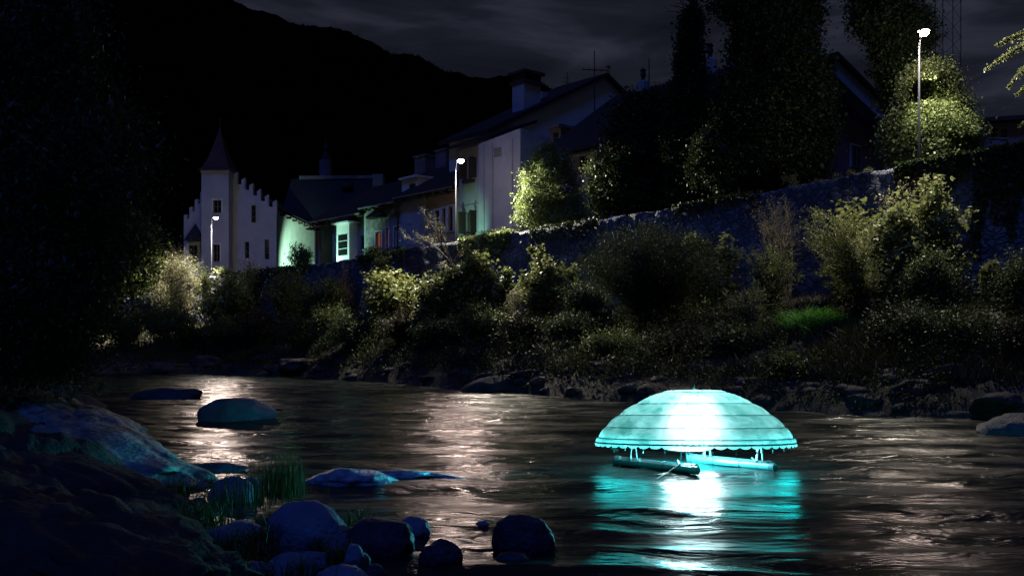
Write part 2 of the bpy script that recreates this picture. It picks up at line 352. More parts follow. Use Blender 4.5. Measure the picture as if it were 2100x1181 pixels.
# water -------------------------------------------------------------
ys = [2.0]
while ys[-1] < 100: ys.append(ys[-1] + 0.035 + ys[-1] * 0.0042)
ys = np.array(ys); xs = np.concatenate([np.linspace(-60, -14, 150), np.arange(-13.8, 20, 0.11), np.linspace(20.4, 60, 60)])
YY, XX = np.meshgrid(ys, xs, indexing='ij')
def water_z(X, Y):
    fl = X * U[0] + Y * U[1]; ac = -X * U[1] + Y * U[0]           # along and across the flow
    p = lambda a, b, s: np.stack([X * a + Y * 0.15, Y * b + X * 0.08, X * 0 + s], -1)
    z = fbm(p(0.28, 0.62, 1.0), 2, 40) * 0.028
    z += vnoise(p(0.75, 1.7, 5.0), 44) * 0.026
    rid = 1 - np.abs(vnoise(p(0.45, 1.05, 9.0), 47)); z += rid ** 3 * 0.034
    z += vnoise(p(1.9, 4.2, 3.0), 48) * 0.010
    z += vnoise(p(3.2, 9.5, 2.0), 49) * 0.002
    return z - 0.03
V = np.dstack([XX, YY, water_z(XX, YY)]).reshape(-1, 3); I = np.arange(V.shape[0]).reshape(len(ys), len(xs))
tag(mesh_np('river', V, gridfaces(I), M['water'], smooth=True), kind='structure')

# hill --------------------------------------------------------------
HP = [(-900, -560), (-300, -300), (100, -130), (300, -70), (460, 0), (560, 34), (700, 70), (800, 100), (900, 132), (990, 155), (1040, 164), (1100, 170), (1180, 196), (1300, 240), (1500, 330), (1900, 470), (2600, 600), (3400, 640)]
pxs = np.linspace(-900, 3400, 620)
ridge = np.array([W(a, np.interp(a, [h[0] for h in HP], [h[1] for h in HP]), 900.0) for a in pxs])
ridge[:, 2] += fbm(np.c_[pxs * 0.02, pxs * 0, pxs * 0], 4, 5) * 5
rows = [(160, 0.02), (260, 0.12), (400, 0.32), (560, 0.58), (720, 0.80), (900, 1.0), (1100, 0.9), (1500, 0.3)]
V = []
for Yr, f in rows:
    q = ridge.copy(); q[:, 0] = ridge[:, 0] * (0.45 + 0.55 * Yr / 900); q[:, 1] = Yr; q[:, 2] = -5 + (ridge[:, 2] + 5) * f
    V.append(q)
V = np.array(V); I = np.arange(V.shape[0] * V.shape[1]).reshape(V.shape[:2])
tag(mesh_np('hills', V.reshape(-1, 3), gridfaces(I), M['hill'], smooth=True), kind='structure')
m = MB()
for k in range(1500):
    i = RNG.integers(120, 420); c = ridge[i].copy(); c[1] += RNG.uniform(-4, 4); c[0] += RNG.uniform(-2, 2); c[2] -= 2.2
    hgt = RNG.uniform(1.6, 4.8) * (.7 + .5 * float(vnoise(np.array([i * .13, 0., 0.]), 9))) * (0.35 + 0.65 * max(0, (i - 120) / 300)) + RNG.uniform(0, 1); r = hgt * 0.32
    base = [c + np.array([r * math.cos(t), r * math.sin(t), 0]) for t in np.linspace(0, 2 * math.pi, 6)[:-1]]
    m.add(base + [c + np.array([0, 0, hgt])], [(j, (j + 1) % 5, 5) for j in range(5)])
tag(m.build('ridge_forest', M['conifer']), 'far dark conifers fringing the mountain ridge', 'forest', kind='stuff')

# river wall --------------------------------------------------------
ss = np.concatenate([np.arange(-34, -10, 0.5), np.arange(-10, 70, 0.16), np.arange(70, 105, 0.5)])
zt = np.linspace(0, 1, 46)
SS, TT = np.meshgrid(ss, zt, indexing='ij')
top = np.interp(SS, WT_S, WT_Z) + fbm(np.stack([SS * 0.9, SS * 0, SS * 0], -1), 3, 60) * 0.045
ZZ = 1.2 + (top - 1.2) * TT
base = P0[None, None, :] + SS[..., None] * U[None, None, :]
Q = np.stack([base[..., 0], base[..., 1], ZZ], -1)
bulge = fbm(np.stack([SS * 1.6, ZZ * 2.0, SS * 0], -1), 3, 61) * 0.07 + (1 - TT) * 0.45
Q[..., :2] += NR[:2] * bulge[..., None]
back = Q[:, -1, :].copy(); 
cop = []
for dd, dz in ((0.0, 0), (0.15, 0.03), (0.30, 0.02), (0.42, -0.03), (0.45, -1.5)):
    q = np.stack([base[:, 0, 0], base[:, 0, 1], top[:, 0] + dz + fbm(np.stack([ss * 2.5, ss * 0 + dd * 5, ss * 0], -1), 3, 62) * 0.035], -1); q[:, :2] -= NR[:2] * (dd + 0.02); cop.append(q)
Q = np.concatenate([Q, np.array(cop).transpose(1, 0, 2)], 1)
I = np.arange(Q.shape[0] * Q.shape[1]).reshape(Q.shape[:2])
ow = mesh_np('stone_wall', Q.reshape(-1, 3), gridfaces(I), M['masonry'], smooth=True)
tag(ow, 'long rubble stone river wall running below the houses and street lamps', 'wall')

# ================================================================== BUILDINGS
class Frame:
    def __init__(s, o, e1, n): s.o = np.array(o, float); s.e = np.array(e1, float); s.n = np.array(n, float); s.o[2] = 0
    def pt(s, a, b, z): p = s.o + s.e * a + s.n * b; return np.array([p[0], p[1], z])
    def hit(s, px, py):
        D = np.array([(px - 1050) / FPX, 1, (HZ - py) / FPX]); C = np.array([0, 0, CH])
        lam = ((s.o - C) * s.n)[:2].sum() / (D * s.n)[:2].sum(); q = C + lam * D
        return float(((q - s.o) * s.e)[:2].sum()), float(q[2])
    def rect(s, x0, x1, y0, y1):
        a0, _ = s.hit(x0, y0); a1, _ = s.hit(x1, y1); xm = (x0 + x1) / 2
        return (a0, a1, s.hit(xm, y1)[1], s.hit(xm, y0)[1])
    def box(s, m, a0, a1, b0, b1, z0, z1):
        return m.hexa([s.pt(a0, b0, z0), s.pt(a1, b0, z0), s.pt(a1, b1, z0), s.pt(a0, b1, z0)], [s.pt(a0, b0, z1), s.pt(a1, b0, z1), s.pt(a1, b1, z1), s.pt(a0, b1, z1)])
    def wall(s, m, a0, a1, z0, z1, ops=(), dep=0.22, b=0.0):
        A = sorted({a0, a1, *[o[0] for o in ops], *[o[1] for o in ops]}); Zs = sorted({z0, z1, *[o[2] for o in ops], *[o[3] for o in ops]})
        for i in range(len(A) - 1):
            for j in range(len(Zs) - 1):
                ca, cz = (A[i] + A[i + 1]) / 2, (Zs[j] + Zs[j + 1]) / 2
                if any(o[0] < ca < o[1] and o[2] < cz < o[3] for o in ops): continue
                m.poly([s.pt(A[i], b, Zs[j]), s.pt(A[i + 1], b, Zs[j]), s.pt(A[i + 1], b, Zs[j + 1]), s.pt(A[i], b, Zs[j + 1])])
        for (x0, x1, y0, y1) in ops:
            m.poly([s.pt(x0, b, y0), s.pt(x0, b - dep, y0), s.pt(x0, b - dep, y1), s.pt(x0, b, y1)])
            m.poly([s.pt(x1, b, y0), s.pt(x1, b - dep, y0), s.pt(x1, b - dep, y1), s.pt(x1, b, y1)])
            m.poly([s.pt(x0, b, y0), s.pt(x1, b, y0), s.pt(x1, b - dep, y0), s.pt(x0, b - dep, y0)])
            m.poly([s.pt(x0, b, y1), s.pt(x1, b, y1), s.pt(x1, b - dep, y1), s.pt(x0, b - dep, y1)])
    def window(s, par, op, dep=0.2, fmat='woodlight', gmat='glass', nx=2, nz=3, b=0.0, sill=True, surround=None, label=None):
        x0, x1, z0, z1 = op; m = MB(); th = min(0.07, (x1 - x0) * 0.12); y = b - dep
        for (p, q) in ((x0, x0 + th), (x1 - th, x1)): s.box(m, p, q, y + 0.012, y + 0.06, z0, z1)
        for (p, q) in ((z0, z0 + th), (z1 - th, z1)): s.box(m, x0 + th + .002, x1 - th - .002, y + 0.012, y + 0.06, p, q)
        for i in range(1, nx): c = x0 + (x1 - x0) * i / nx; s.box(m, c - .03, c + .03, y + 0.014, y + 0.055, z0 + th, z1 - th)
        for j in range(1, nz): c = z0 + (z1 - z0) * j / nz; s.box(m, x0 + th, x1 - th, y + 0.018, y + 0.05, c - .018, c + .018)
        wn = m.build('window', M[fmat], par)
        if label: wn['label'] = label
        m = MB(); s.box(m, x0, x1, y - 0.01, y + 0.008, z0, z1); m.build('pane', M[gmat], wn)
        if sill: m = MB(); s.box(m, x0 - .08, x1 + .08, b - .02, b + .09, z0 - .09, z0 - .005); m.build('sill', M['plaster'], wn)
        if surround:
            m = MB(); k = surround
            s.box(m, x0 - k, x0, b - .01, b + .03, z0, z1 + k); s.box(m, x1, x1 + k, b - .01, b + .03, z0, z1 + k); s.box(m, x0 + .003, x1 - .003, b - .01, b + .03, z1, z1 + k)
            m.build('surround', M['white'], wn)
        return wn
    def shutters(s, par, op, b=0.0):
        for sx in (-1, 1):
            w_ = (op[1] - op[0]) * 0.5; a = op[0] - w_ - .02 if sx < 0 else op[1] + .02; m = MB()
            s.box(m, a, a + w_, b + .01, b + .05, op[2], op[3])
            for q in np.arange(op[2] + .1, op[3] - .05, .12): s.box(m, a + .05, a + w_ - .05, b + .05, b + .07, q, q + .05)
            m.build('shutter', M['wood'], par)
SF = lambda d: Frame(P(0, d), -U, NR)                              # facade parallel to the wall; a grows to the right
SIDE = lambda s: Frame(P(s, 0), -NR, -U)                            # gable end facing upstream; a = depth behind the wall

# --- A: battlemented tower house -----------------------------------
ax = np.array([math.cos(R(-3.6)), math.sin(R(-3.6)), 0]); ay = np.array([-ax[1], ax[0], 0])
CA = W(567, 560, 96.0)
FA = Frame(CA, ax, -ay)                                            # front gable facade, a=0 at its right corner, negative left
FAS = Frame(CA, ay, ax)                                            # right side wall, a grows away
hA = empty('tower_house', (CA[0] - 4, CA[1] + 4, 7.2), 'pale tower house with stepped battlement gable and steep pointed roof', 'house')
aL = FA.hit(377, 500)[0]; zE = FA.hit(567, 425)[1]; zEl = FA.hit(377, 455)[1]
opg = FA.rect(516, 525, 421, 457); ops = [FA.rect(543, 552, 491, 532), FA.rect(502, 511, 496, 530), FA.rect(387, 405, 503, 540)]
m = MB(); FA.wall(m, aL, 0, 7.0, zEl - 0.02, ops)
apx = FA.hit(455, 345)
steps = [(aL, zEl)]
nst = 7
for i in range(nst):                                               # left climbing steps with merlons
    a0 = aL + (apx[0] - aL) * i / nst; a1 = aL + (apx[0] - aL) * (i + 1) / nst; zz = zEl + (apx[1] - zEl) * (i + .3) / nst
    am = a0 + (a1 - a0) * .55
    steps += [(a0, zz + .42), (am, zz + .42 + .1), (am, zz), (a1, zz + .08)]
right = []
for i in range(nst):
    a0 = 0 + (apx[0]) * i / nst; a1 = apx[0] * (i + 1) / nst; zz = zE + (apx[1] - zE) * (i + .15) / nst
    am = a0 + (a1 - a0) * .5
    right += [(a0, zz + .62), (am, zz + .42), (am, zz - .05), (a1, zz)]
pts = [(aL, zEl - .02)] + steps[1:] + right[::-1] + [(0, zEl - .02)]
# build stepped gable as vertical strips so it stays clean
def strips(m, pl, fr, zb, th):
    for (p, q) in zip(pl[:-1], pl[1:]):
        if q[0] - p[0] < 1e-4: continue
        m.hexa([fr.pt(p[0], 0, zb), fr.pt(q[0], 0, zb), fr.pt(q[0], -th, zb), fr.pt(p[0], -th, zb)], [fr.pt(p[0], 0, p[1]), fr.pt(q[0], 0, q[1]), fr.pt(q[0], -th, q[1]), fr.pt(p[0], -th, p[1])])
strips(m, pts[1:-1], FA, zEl - .02, .45)
m.build('front_wall', M['plaster'], hA)
for o_ in ops: FA.window(hA, o_, nx=2 if o_[1] - o_[0] > .6 else 1, nz=3, sill=False)
FA.window(hA, opg, dep=-.03, nx=1, nz=3, sill=False)
zev = FAS.hit(600, 446)[1]
m = MB(); FAS.wall(m, 0, 15, 7.0, zev, ()); m.poly([FAS.pt(15, 0, 7), FAS.pt(15, aL, 7), FAS.pt(15, aL, zev), FAS.pt(15, 0, zev)])
m.poly([FA.pt(aL, 0, 7), FA.pt(aL, -15, 7), FA.pt(aL, -15, zEl), FA.pt(aL, 0, zEl)])
FAS.box(m, -.0, .35, .003, .05, zE - .9, zE + .55)
m.build('side_wall', M['plaster_green'], hA)  # green floodlight is also tinted into this wall's colour
# main roof
zr = apx[1] - .9; mid = aL / 2 - .6
m = MB()
for (x0, z0, x1, z1) in ((.55, zev - .1, mid, zr), (aL - .4, zEl - .9, mid, zr)):
    m.hexa([FA.pt(x0, -.47, z0), FA.pt(x1, -.47, z1), FA.pt(x1, -17, z1), FA.pt(x0, -17, z0)], [FA.pt(x0, -.47, z0 + .14), FA.pt(x1, -.47, z1 + .14), FA.pt(x1, -17, z1 + .14), FA.pt(x0, -17, z0 + .14)])
rf = m.build('roof', M['tile'], hA)
for q in np.arange(1.2, 14.5, 2.1): m = MB(); FAS.box(m, q, q + .16, .0, .5, zev - .42, zev - .2); m.build('rafter', M['wood'], hA)
# tower
FT = Frame(FA.pt(0, 1.2, 0), ax, -ay)
a0, a1 = FT.hit(413, 400)[0], FT.hit(469, 400)[0]; tw = a1 - a0; ztt = FT.hit(440, 351)[1]
ops = [FT.rect(437, 454, 410, 437), FT.rect(437, 451, 501, 537)]
tower = MB(); FT.wall(tower, a0, a1, 7.0, ztt, ops)
FTS = Frame(FT.pt(a1, 0, 0), ay, ax); op2 = [FTS.rect(475, 480, 499, 537), FTS.rect(476, 479, 420, 440)]
FTS.wall(tower, 0, tw, 7.0, ztt, op2)
tower.poly([FT.pt(a0, 0, 7), FT.pt(a0, -tw, 7), FT.pt(a0, -tw, ztt), FT.pt(a0, 0, ztt)]); tower.poly([FT.pt(a0, -tw, 7), FT.pt(a1, -tw, 7), FT.pt(a1, -tw, ztt), FT.pt(a0, -tw, ztt)])
FT.box(tower, a0 - .07, a1 + .07, -tw - .07, .07, ztt - .14, ztt + .1)
tw_o = tower.build('tower', M['plaster'], hA)
for o_ in ops: FT.window(tw_o, o_, nx=2, nz=2, surround=.12)
for o_ in op2: FTS.window(tw_o, o_, nx=1, nz=2, sill=False)
cx, cy = (a0 + a1) / 2, -tw / 2; zap = W(450, 262, FT.pt(cx, cy, 0)[1])[2]
m = MB(); rings = []
for f, rr in ((0, 1.0), (.08, .80), (.22, .62), (.5, .37), (.8, .14), (1, .015)):
    hw = (tw / 2 + .28) * rr; z = ztt + .06 + (zap - ztt) * f
    rings.append([FT.pt(cx - hw, cy + hw, z), FT.pt(cx + hw, cy + hw, z), FT.pt(cx + hw, cy - hw, z), FT.pt(cx - hw, cy - hw, z)])
vs = [v for r_ in rings for v in r_]; fs = [(3, 2, 1, 0)]
for i in range(len(rings) - 1):
    for k in range(4): fs.append((i * 4 + k, i * 4 + (k + 1) % 4, i * 4 + 4 + (k + 1) % 4, i * 4 + 4 + k))
m.add(vs, fs); sp_ = m.build('spire_roof', M['tile_red'], tw_o)
m = MB(); tp = FT.pt(cx, cy, zap); m.tube([tp - [0, 0, .1], tp + [0, 0, 1.1]], [.05, .02], 6); m.tube([tp + [-.25, 0, .75], tp + [.3, 0, .75]], .02, 4); m.tube([tp + [0, 0, .2], tp + [0, 0, .3], tp + [0, 0, .4]], [.03, .1, .03], 8)
m.build('weathervane', M['dark'], tw_o)
# little porch roof on the left
pr = FT.pt(a0 - 1.0, -.5, 0); m = MB(); zb = FT.hit(400, 492)[1]; b4 = [FT.pt(a0 - 1.75, -.1, zb), FT.pt(a0 - .1, -.1, zb), FT.pt(a0 - .1, -1.2, zb), FT.pt(a0 - 1.75, -1.2, zb)]
t_ = FT.pt(a0 - .9, -.9, zb + 1.7); m.add(b4 + [t_], [(0, 1, 4), (1, 2, 4), (2, 3, 4), (3, 0, 4), (3, 2, 1, 0)]); m.build('porch_roof', M['tile'], hA)

# long dark-roofed hall behind it
hB = empty('long_hall', W(680, 560, 118), 'long dark roofed hall with pale ridge edge behind the tower house', 'house')
FB = Frame(W(560, 560, 112), ax, -ay); a0, a1 = FB.hit(575, 400)[0], FB.hit(762, 400)[0]
zb = FB.hit(680, 450)[1]; zt_ = FB.hit(680, 368)[1]
m = MB(); FB.box(m, a0, a1, -9, 0, 7, zb); m.build('wall', M['plaster_dark'], hB)
m = MB(); m.prism([FB.pt(a0, .5, zb), FB.pt(a0, -4.5, zt_ + .9), FB.pt(a0, -9.5, zb)], ax * (a1 - a0)); m.build('roof', M['tile'], hB)
m = MB(); FB.box(m, a0 + 1, a1 + .2, -4.75, -4.1, zt_ + .75, zt_ + 1.15); m.build('ridge_cap', M['plaster_dark'], hB)
m = MB(); FB.box(m, a1 - .4, a1 + .8, -4.0, -2.5, zt_ - 2.5, zt_ + 1.0); m.build('chimney', M['plaster_dark'], hB)
m = MB(); c = FB.hit(700, 380); FB.box(m, c[0] - .6, c[0] + .6, -3.1, -2.2, c[1] + .2, c[1] + .75); m.build('skylight', M['dark'], hB)

# --- row of low houses under one eave line -------------------------
F5 = SF(5.0)
def gable_row(name, label, x0, x1, zw, wallmat_, ops, roofd=6.0, rise=3.6, over=.6, z0=7.0, depth=10.0, roofmat='tile', **kw):
    a0, a1 = F5.hit(x0, 450)[0], F5.hit(x1, 450)[0]
    root = empty(name, F5.pt((a0 + a1) / 2, -4, 7.2), label, 'house')
    m = MB(); F5.wall(m, a0, a1, z0, zw, ops)
    m.poly([F5.pt(a1, 0, z0), F5.pt(a1, -depth, z0), F5.pt(a1, -depth, zw), F5.pt(a1, 0, zw)]); m.poly([F5.pt(a0, 0, z0), F5.pt(a0, -depth, z0), F5.pt(a0, -depth, zw), F5.pt(a0, 0, zw)])
    for aa in (a0, a1): m.poly([F5.pt(aa, 0, zw), F5.pt(aa, -roofd, zw + rise * roofd / (roofd + over)), F5.pt(aa, -2 * roofd, zw)])
    m.poly([F5.pt(a0, -depth, z0), F5.pt(a1, -depth, z0), F5.pt(a1, -depth, zw), F5.pt(a0, -depth, zw)])
    m.build('wall', M[wallmat_], root)
    m = MB(); zl = zw - .12
    for (b0, b1) in ((over, -roofd), (-2 * roofd - over, -roofd)):
        m.hexa([F5.pt(a0 - .1, b0, zl), F5.pt(a1 + .1, b0, zl), F5.pt(a1 + .1, b1, zl + rise), F5.pt(a0 - .1, b1, zl + rise)], [F5.pt(a0 - .1, b0, zl + .16), F5.pt(a1 + .1, b0, zl + .16), F5.pt(a1 + .1, b1, zl + rise + .16), F5.pt(a0 - .1, b1, zl + rise + .16)])
    rf = m.build('roof', M[roofmat], root)
    m = MB(); m.tube([F5.pt(a0 - .1, over + .07, zl + .02), F5.pt(a1 + .1, over + .07, zl + .02)], .075, 8); m.build('gutter', M['metal'], root)
    for q in np.arange(a0 + .4, a1 - .2, 1.0): m = MB(); F5.box(m, q, q + .12, .01, over - .08, zl - .16, zl - .01); m.build('rafter', M['woodlight'], root)
    return root, a0, a1, rf
zA = F5.hit(700, 446)[1]
ops1 = [F5.rect(686, 697, 493, 528), F5.rect(738, 747, 484, 512)]
h1, a0, a1, _ = gable_row('corner_house', 'low pale green house with lit white bay window', 645, 751, zA, 'plaster_green', ops1)
for o_ in ops1: F5.window(h1, o_, nx=1, nz=3)
# bay window
x0, x1, z0, z1 = F5.rect(708, 734, 480, 527); m = MB(); bz = z1 + .05; D_ = .8
F5.box(m, x0, x1, 0.003, D_, z0 - 1.4, z0); F5.box(m, x0, x1, 0.003, D_, z1, z1 + .75)
for q in (x0, x1 - .16): F5.box(m, q, q + .16, 0.003, D_, z0 + .002, z1 - .002)
F5.box(m, x0 - .28, x1 + .28, .003, D_ + .28, z1 + .752, z1 + .87)
bay = m.build('bay_window', M['white'], h1); bay['label'] = 'white boxed bay window lit greenish'
m = MB(); c = F5.pt((x0 + x1) / 2, .2, z1 + 1.7); b4 = [F5.pt(x0 - .3, .0, z1 + .88), F5.pt(x1 + .3, .0, z1 + .88), F5.pt(x1 + .3, D_ + .3, z1 + .88), F5.pt(x0 - .3, D_ + .3, z1 + .88)]
m.add(b4 + [c], [(0, 1, 4), (1, 2, 4), (2, 3, 4), (3, 0, 4), (0, 1, 2, 3)]); m.build('bay_roof', M['tile'], bay)
F5.window(bay, (x0 + .17, x1 - .17, z0, z1), dep=.05, b=D_, fmat='white', nx=1, nz=3, sill=False)
m = MB(); F5.box(m, x0 + .2, x1 - .2, .02, .05, z0, z1); m.build('bay_back', M['dark'], bay)
m = MB(); q0 = F5.hit(655, 470)[0]; m.tube([F5.pt(a0 + .6, .12, zA - .3), F5.pt(a0 + .6, .12, 7.3)], .06, 8); m.tube([F5.pt(a0 + 2.6, .14, zA - .3), F5.pt(a0 + 2.6, .14, 7.3)], .05, 8); m.build('downpipe', M['dark'], h1)
m = MB(); c0, cz = F5.hit(668, 478); F5.box(m, c0 - 1.3, c0 + 1.1, .01, 1.1, cz + .3, cz + .42); F5.box(m, c0 + .9, c0 + 1.05, .02, 1.0, 7.2, cz + .3); m.build('door_canopy', M['wood'], h1)
x0, x1, z0, z1 = F5.rect(660, 676, 482, 545); m = MB(); F5.box(m, x0, x1, .003, .04, z0, z1); m.build('door', M['wood'], h1)
m = MB(); c = F5.hit(766, 404); F5.box(m, c[0], c[0] + .5, -4.2, -3.7, c[1] + .6, c[1] + 1.35); m.build('roof_light', M['blue_sign'], h1)
# 2 frescoed house
zB = F5.hit(786, 420)[1]
ops2 = [F5.rect(770, 783, 475, 509), F5.rect(791, 798, 467, 508), F5.rect(808, 820, 465, 504)]
h2, a0, a1, rf2 = gable_row('painted_house', 'narrow frescoed house with orange glowing window', 751.5, 822, zB, 'fresco', ops2)
F5.window(h2, ops2[0], gmat='orange_lit', nx=2, nz=1, surround=.1, label='orange lit window'); F5.window(h2, ops2[1], gmat='pink_lit', nx=1, nz=1, surround=.08, label='dim pink lit window'); F5.window(h2, ops2[2], nx=2, nz=4, surround=.12, fmat='white')
m = MB(); c0, cz = F5.hit(779, 448); F5.box(m, c0 - 1.1, c0 + .9, .003, .5, cz, cz + .12); m.add([F5.pt(c0 - 1.2, .6, cz + .12), F5.pt(c0 + 1.0, .6, cz + .12), F5.pt(c0 + 1, 0, cz + .12), F5.pt(c0 - 1.2, 0, cz + .12), F5.pt(c0 - .1, .05, cz + .9)], [(0, 1, 4), (1, 2, 4), (2, 3, 4), (3, 0, 4)]); m.build('window_canopy', M['wood'], h2)
m = MB(); m.tube([F5.pt(a1 - .25, .12, zB - .3), F5.pt(a1 - .25, .12, 7.3)], .06, 8); m.build('downpipe', M['dark'], h2)
# 3 tan house with dormer
zC = F5.hit(880, 395)[1]
ops3 = [F5.rect(892, 901, 432, 478), F5.rect(906, 914, 428, 474), F5.rect(919, 929, 424, 474), F5.rect(836, 845, 462, 500)]
h3_, a0, a1, rf3 = gable_row('tan_house', 'tan house with three tall windows and white roof dormer', 822.5, 940, zC, 'plaster_tan', ops3)
for o_ in ops3: F5.window(h3_, o_, nx=1, nz=3, surround=.14, gmat='glass')
x0, x1 = a0, F5.hit(862, 450)[0]
m = MB(); F5.box(m, x0, x1, .003, .03, 7, zC - .2); m.build('white_wall_panel', M['plaster'], h3_)
m = MB(); xq = F5.hit(872, 450)[0]; F5.box(m, x1 + .003, xq, .003, .06, 7, zC - .2); m.build('corner_strip', M['plaster_green'], h3_)  # green light on the strip put into its colour
# dormer
Fd = SF(6.1); x0, x1, z0, z1 = Fd.rect(824, 857, 367, 412); m = MB(); ow_ = Fd.rect(838, 852, 377, 402)
Fd.wall(m, x0, x1, z0 - .4, z1, [ow_]); m.poly([Fd.pt(x1, 0, z0 - .4), Fd.pt(x1, -3, z0 - .4), Fd.pt(x1, -3, z1), Fd.pt(x1, 0, z1)]); m.poly([Fd.pt(x0, 0, z0 - .4), Fd.pt(x0, -3, z0 - .4), Fd.pt(x0, -3, z1), Fd.pt(x0, 0, z1)])
Fd.box(m, x0 - .1, x1 + .1, -3.2, .25, z1 + .002, z1 + .16)
dm = m.build('dormer', M['white'], h3_); Fd.window(dm, ow_, nx=2, nz=1, sill=False, dep=.15)
Fu = SF(8.6); x0, x1 = Fu.hit(858, 400)[0], Fu.hit(944, 400)[0]; m = MB()
zu0 = Fu.hit(900, 400)[1]; zu1 = Fu.hit(900, 358)[1]; m.hexa([Fu.pt(x0, 0, zu0 - 1.5), Fu.pt(x1, 0, zu0 - 1.5), Fu.pt(x1, -4, zu0 - 1.5), Fu.pt(x0, -4, zu0 - 1.5)], [Fu.pt(x0, 0, zu1 - .4), Fu.pt(x1, 0, zu1 + .35), Fu.pt(x1, -4, zu1 + .35), Fu.pt(x0, -4, zu1 - .4)])
m.build('roof_storey', M['plaster'], h3_)
for (cx0, cx1, cy0) in ((850, 872, 322), (893, 915, 310)):
    Fq = SF(13); x0, x1, z0, z1 = Fq.rect(cx0, cx1, cy0, 380); m = MB(); Fq.box(m, x0, x1, -1.2, 0, z0 - 1, z1); Fq.box(m, x0 - .12, x1 + .12, -1.3, .12, z1, z1 + .15)
    m.build('chimney', M['plaster_dark'], h3_)
# 4 grey house
a0, a1 = F5.hit(941, 400)[0], F5.hit(987, 400)[0]; z4 = F5.hit(964, 303)[1]; ops4 = [F5.rect(956, 974, 434, 479), F5.rect(958, 974, 326, 366)]
h4 = empty('grey_house', F5.pt((a0 + a1) / 2, -4, 7.2), 'weathered grey house with two shuttered windows beside the middle street lamp', 'house')
m = MB(); F5.wall(m, a0, a1, 7, z4, ops4); m.poly([F5.pt(a0, 0, 7), F5.pt(a0, -9, 7), F5.pt(a0, -9, z4), F5.pt(a0, 0, z4)]); m.poly([F5.pt(a1, 0, 7), F5.pt(a1, -9, 7), F5.pt(a1, -9, z4), F5.pt(a1, 0, z4)])
F5.box(m, a0 + .02, a1 - .02, .004, .06, 11.3, 11.42)
m.build('wall', M['plaster_grey'], h4)
for o_ in ops4:
    wn = F5.window(h4, o_, nx=2, nz=3, fmat='wood')
    for sx in (0, 1):
        m = MB(); w2 = .16; aa = o_[0] - .02 - w2 if sx == 0 else o_[1] + .02; F5.box(m, aa, aa + w2, .01, .55, o_[2], o_[3]); m.build('shutter', M['wood'], wn)
    m = MB(); F5.box(m, o_[0] - .1, o_[1] + .1, .1, .4, o_[2] - .32, o_[2] - .1); m.build('flower_box', M['wood'], wn)
m = MB(); m.hexa([F5.pt(a0 - .2, .7, z4), F5.pt(a1 + .1, .7, z4), F5.pt(a1 + .1, -5, z4 + 2.2), F5.pt(a0 - .2, -5, z4 + 2.2)], [F5.pt(a0 - .2, .7, z4 + .2), F5.pt(a1 + .1, .7, z4 + .2), F5.pt(a1 + .1, -5, z4 + 2.4), F5.pt(a0 - .2, -5, z4 + 2.4)]); m.build('roof', M['tile'], h4)
# 5 tall plain pale house
a0, a1 = F5.hit(987.5, 400)[0], F5.hit(1073, 400)[0]; zl, zr_ = F5.hit(987, 300)[1], F5.hit(1072, 268)[1]
h5 = empty('plain_house', F5.pt((a0 + a1) / 2, -4, 7.2), 'tall windowless pale house front with rounded end corner left of the lit tree', 'house')
m = MB(); zz_ = min(zl, zr_)
F5.box(m, a0, a1, -2.6, .25, 7, zz_); 
m.hexa([F5.pt(a0, .25, zz_ + .001), F5.pt(a1, .25, zz_ + .001), F5.pt(a1, -2.6, zz_ + .001), F5.pt(a0, -2.6, zz_ + .001)], [F5.pt(a0, .25, zl + .1), F5.pt(a1, .25, zr_ + .1), F5.pt(a1, -2.6, zr_ - .15), F5.pt(a0, -2.6, zl - .1)])
m.build('wall', M['plaster'], h5)
m = MB()
for q in (F5.hit(998, 400)[0], F5.hit(1016, 400)[0], F5.hit(1056, 400)[0]): F5.box(m, q, q + .09, .253, .29, 7, zz_ - .1)
F5.box(m, a0, a1, .254, .285, 9.4, 9.5)
m.build('render_joint', M['plaster_grey'], h5)
m = MB(); x0, x1, z0, z1 = F5.rect(1020, 1035, 303, 322)
for q in range(5): z = z0 + (z1 - z0) * q / 5; F5.box(m, x0, x1, .254, .30, z, z + (z1 - z0) * .09)
m.build('vent_grille', M['plaster_dark'], h5)
# 6 big gable house behind
G6 = SIDE(35.3); c0, c1 = 8.0, 30.9; ca = 19.45; ze, za = 17.1, 22.9
h6 = empty('gabled_house', G6.pt(ca, -6, 7.2), 'tall house with broad plain gable rising over its neighbours', 'house')
m = MB(); m.prism([G6.pt(c0, 0, 7), G6.pt(c1, 0, 7), G6.pt(c1, 0, ze), G6.pt(ca, 0, za), G6.pt(c0, 0, ze)], U * 5); m.build('wall', M['plaster_white'], h6)
m = MB()
for (p, q) in ((c0 - .7, ca), (c1 + .7, ca)):
    zo = ze - .35; m.hexa([G6.pt(p, .35, zo), G6.pt(q, .35, za), G6.pt(q, -5.4, za), G6.pt(p, -5.4, zo)], [G6.pt(p, .35, zo + .3), G6.pt(q, .35, za + .3), G6.pt(q, -5.4, za + .3), G6.pt(p, -5.4, zo + .3)])
rf6 = m.build('roof', M['tile'], h6)
m = MB(); G6.box(m, 3.9 + c0 - .1, 5.6 + c0 - .1, -2.2, -.9, 18.6, 21.35); c6 = m.build('chimney', M['plaster'], h6)
m = MB(); G6.box(m, 3.7 + c0, 5.6 + c0, -2.4, -.7, 21.35, 21.6)
for q in (3.85, 4.6, 5.3): G6.box(m, q + c0, q + c0 + .18, -2.25, -.85, 21.6, 22.1)
G6.box(m, 3.6 + c0, 5.7 + c0, -2.5, -.6, 22.1, 22.3); m.build('chimney_cap', M['tile_red'], c6)
m = MB(); G6.box(m, c0 + 7.2, c0 + 7.8, -3.2, -2.6, 19.9, 21.6); m.build('chimney', M['plaster'], h6)
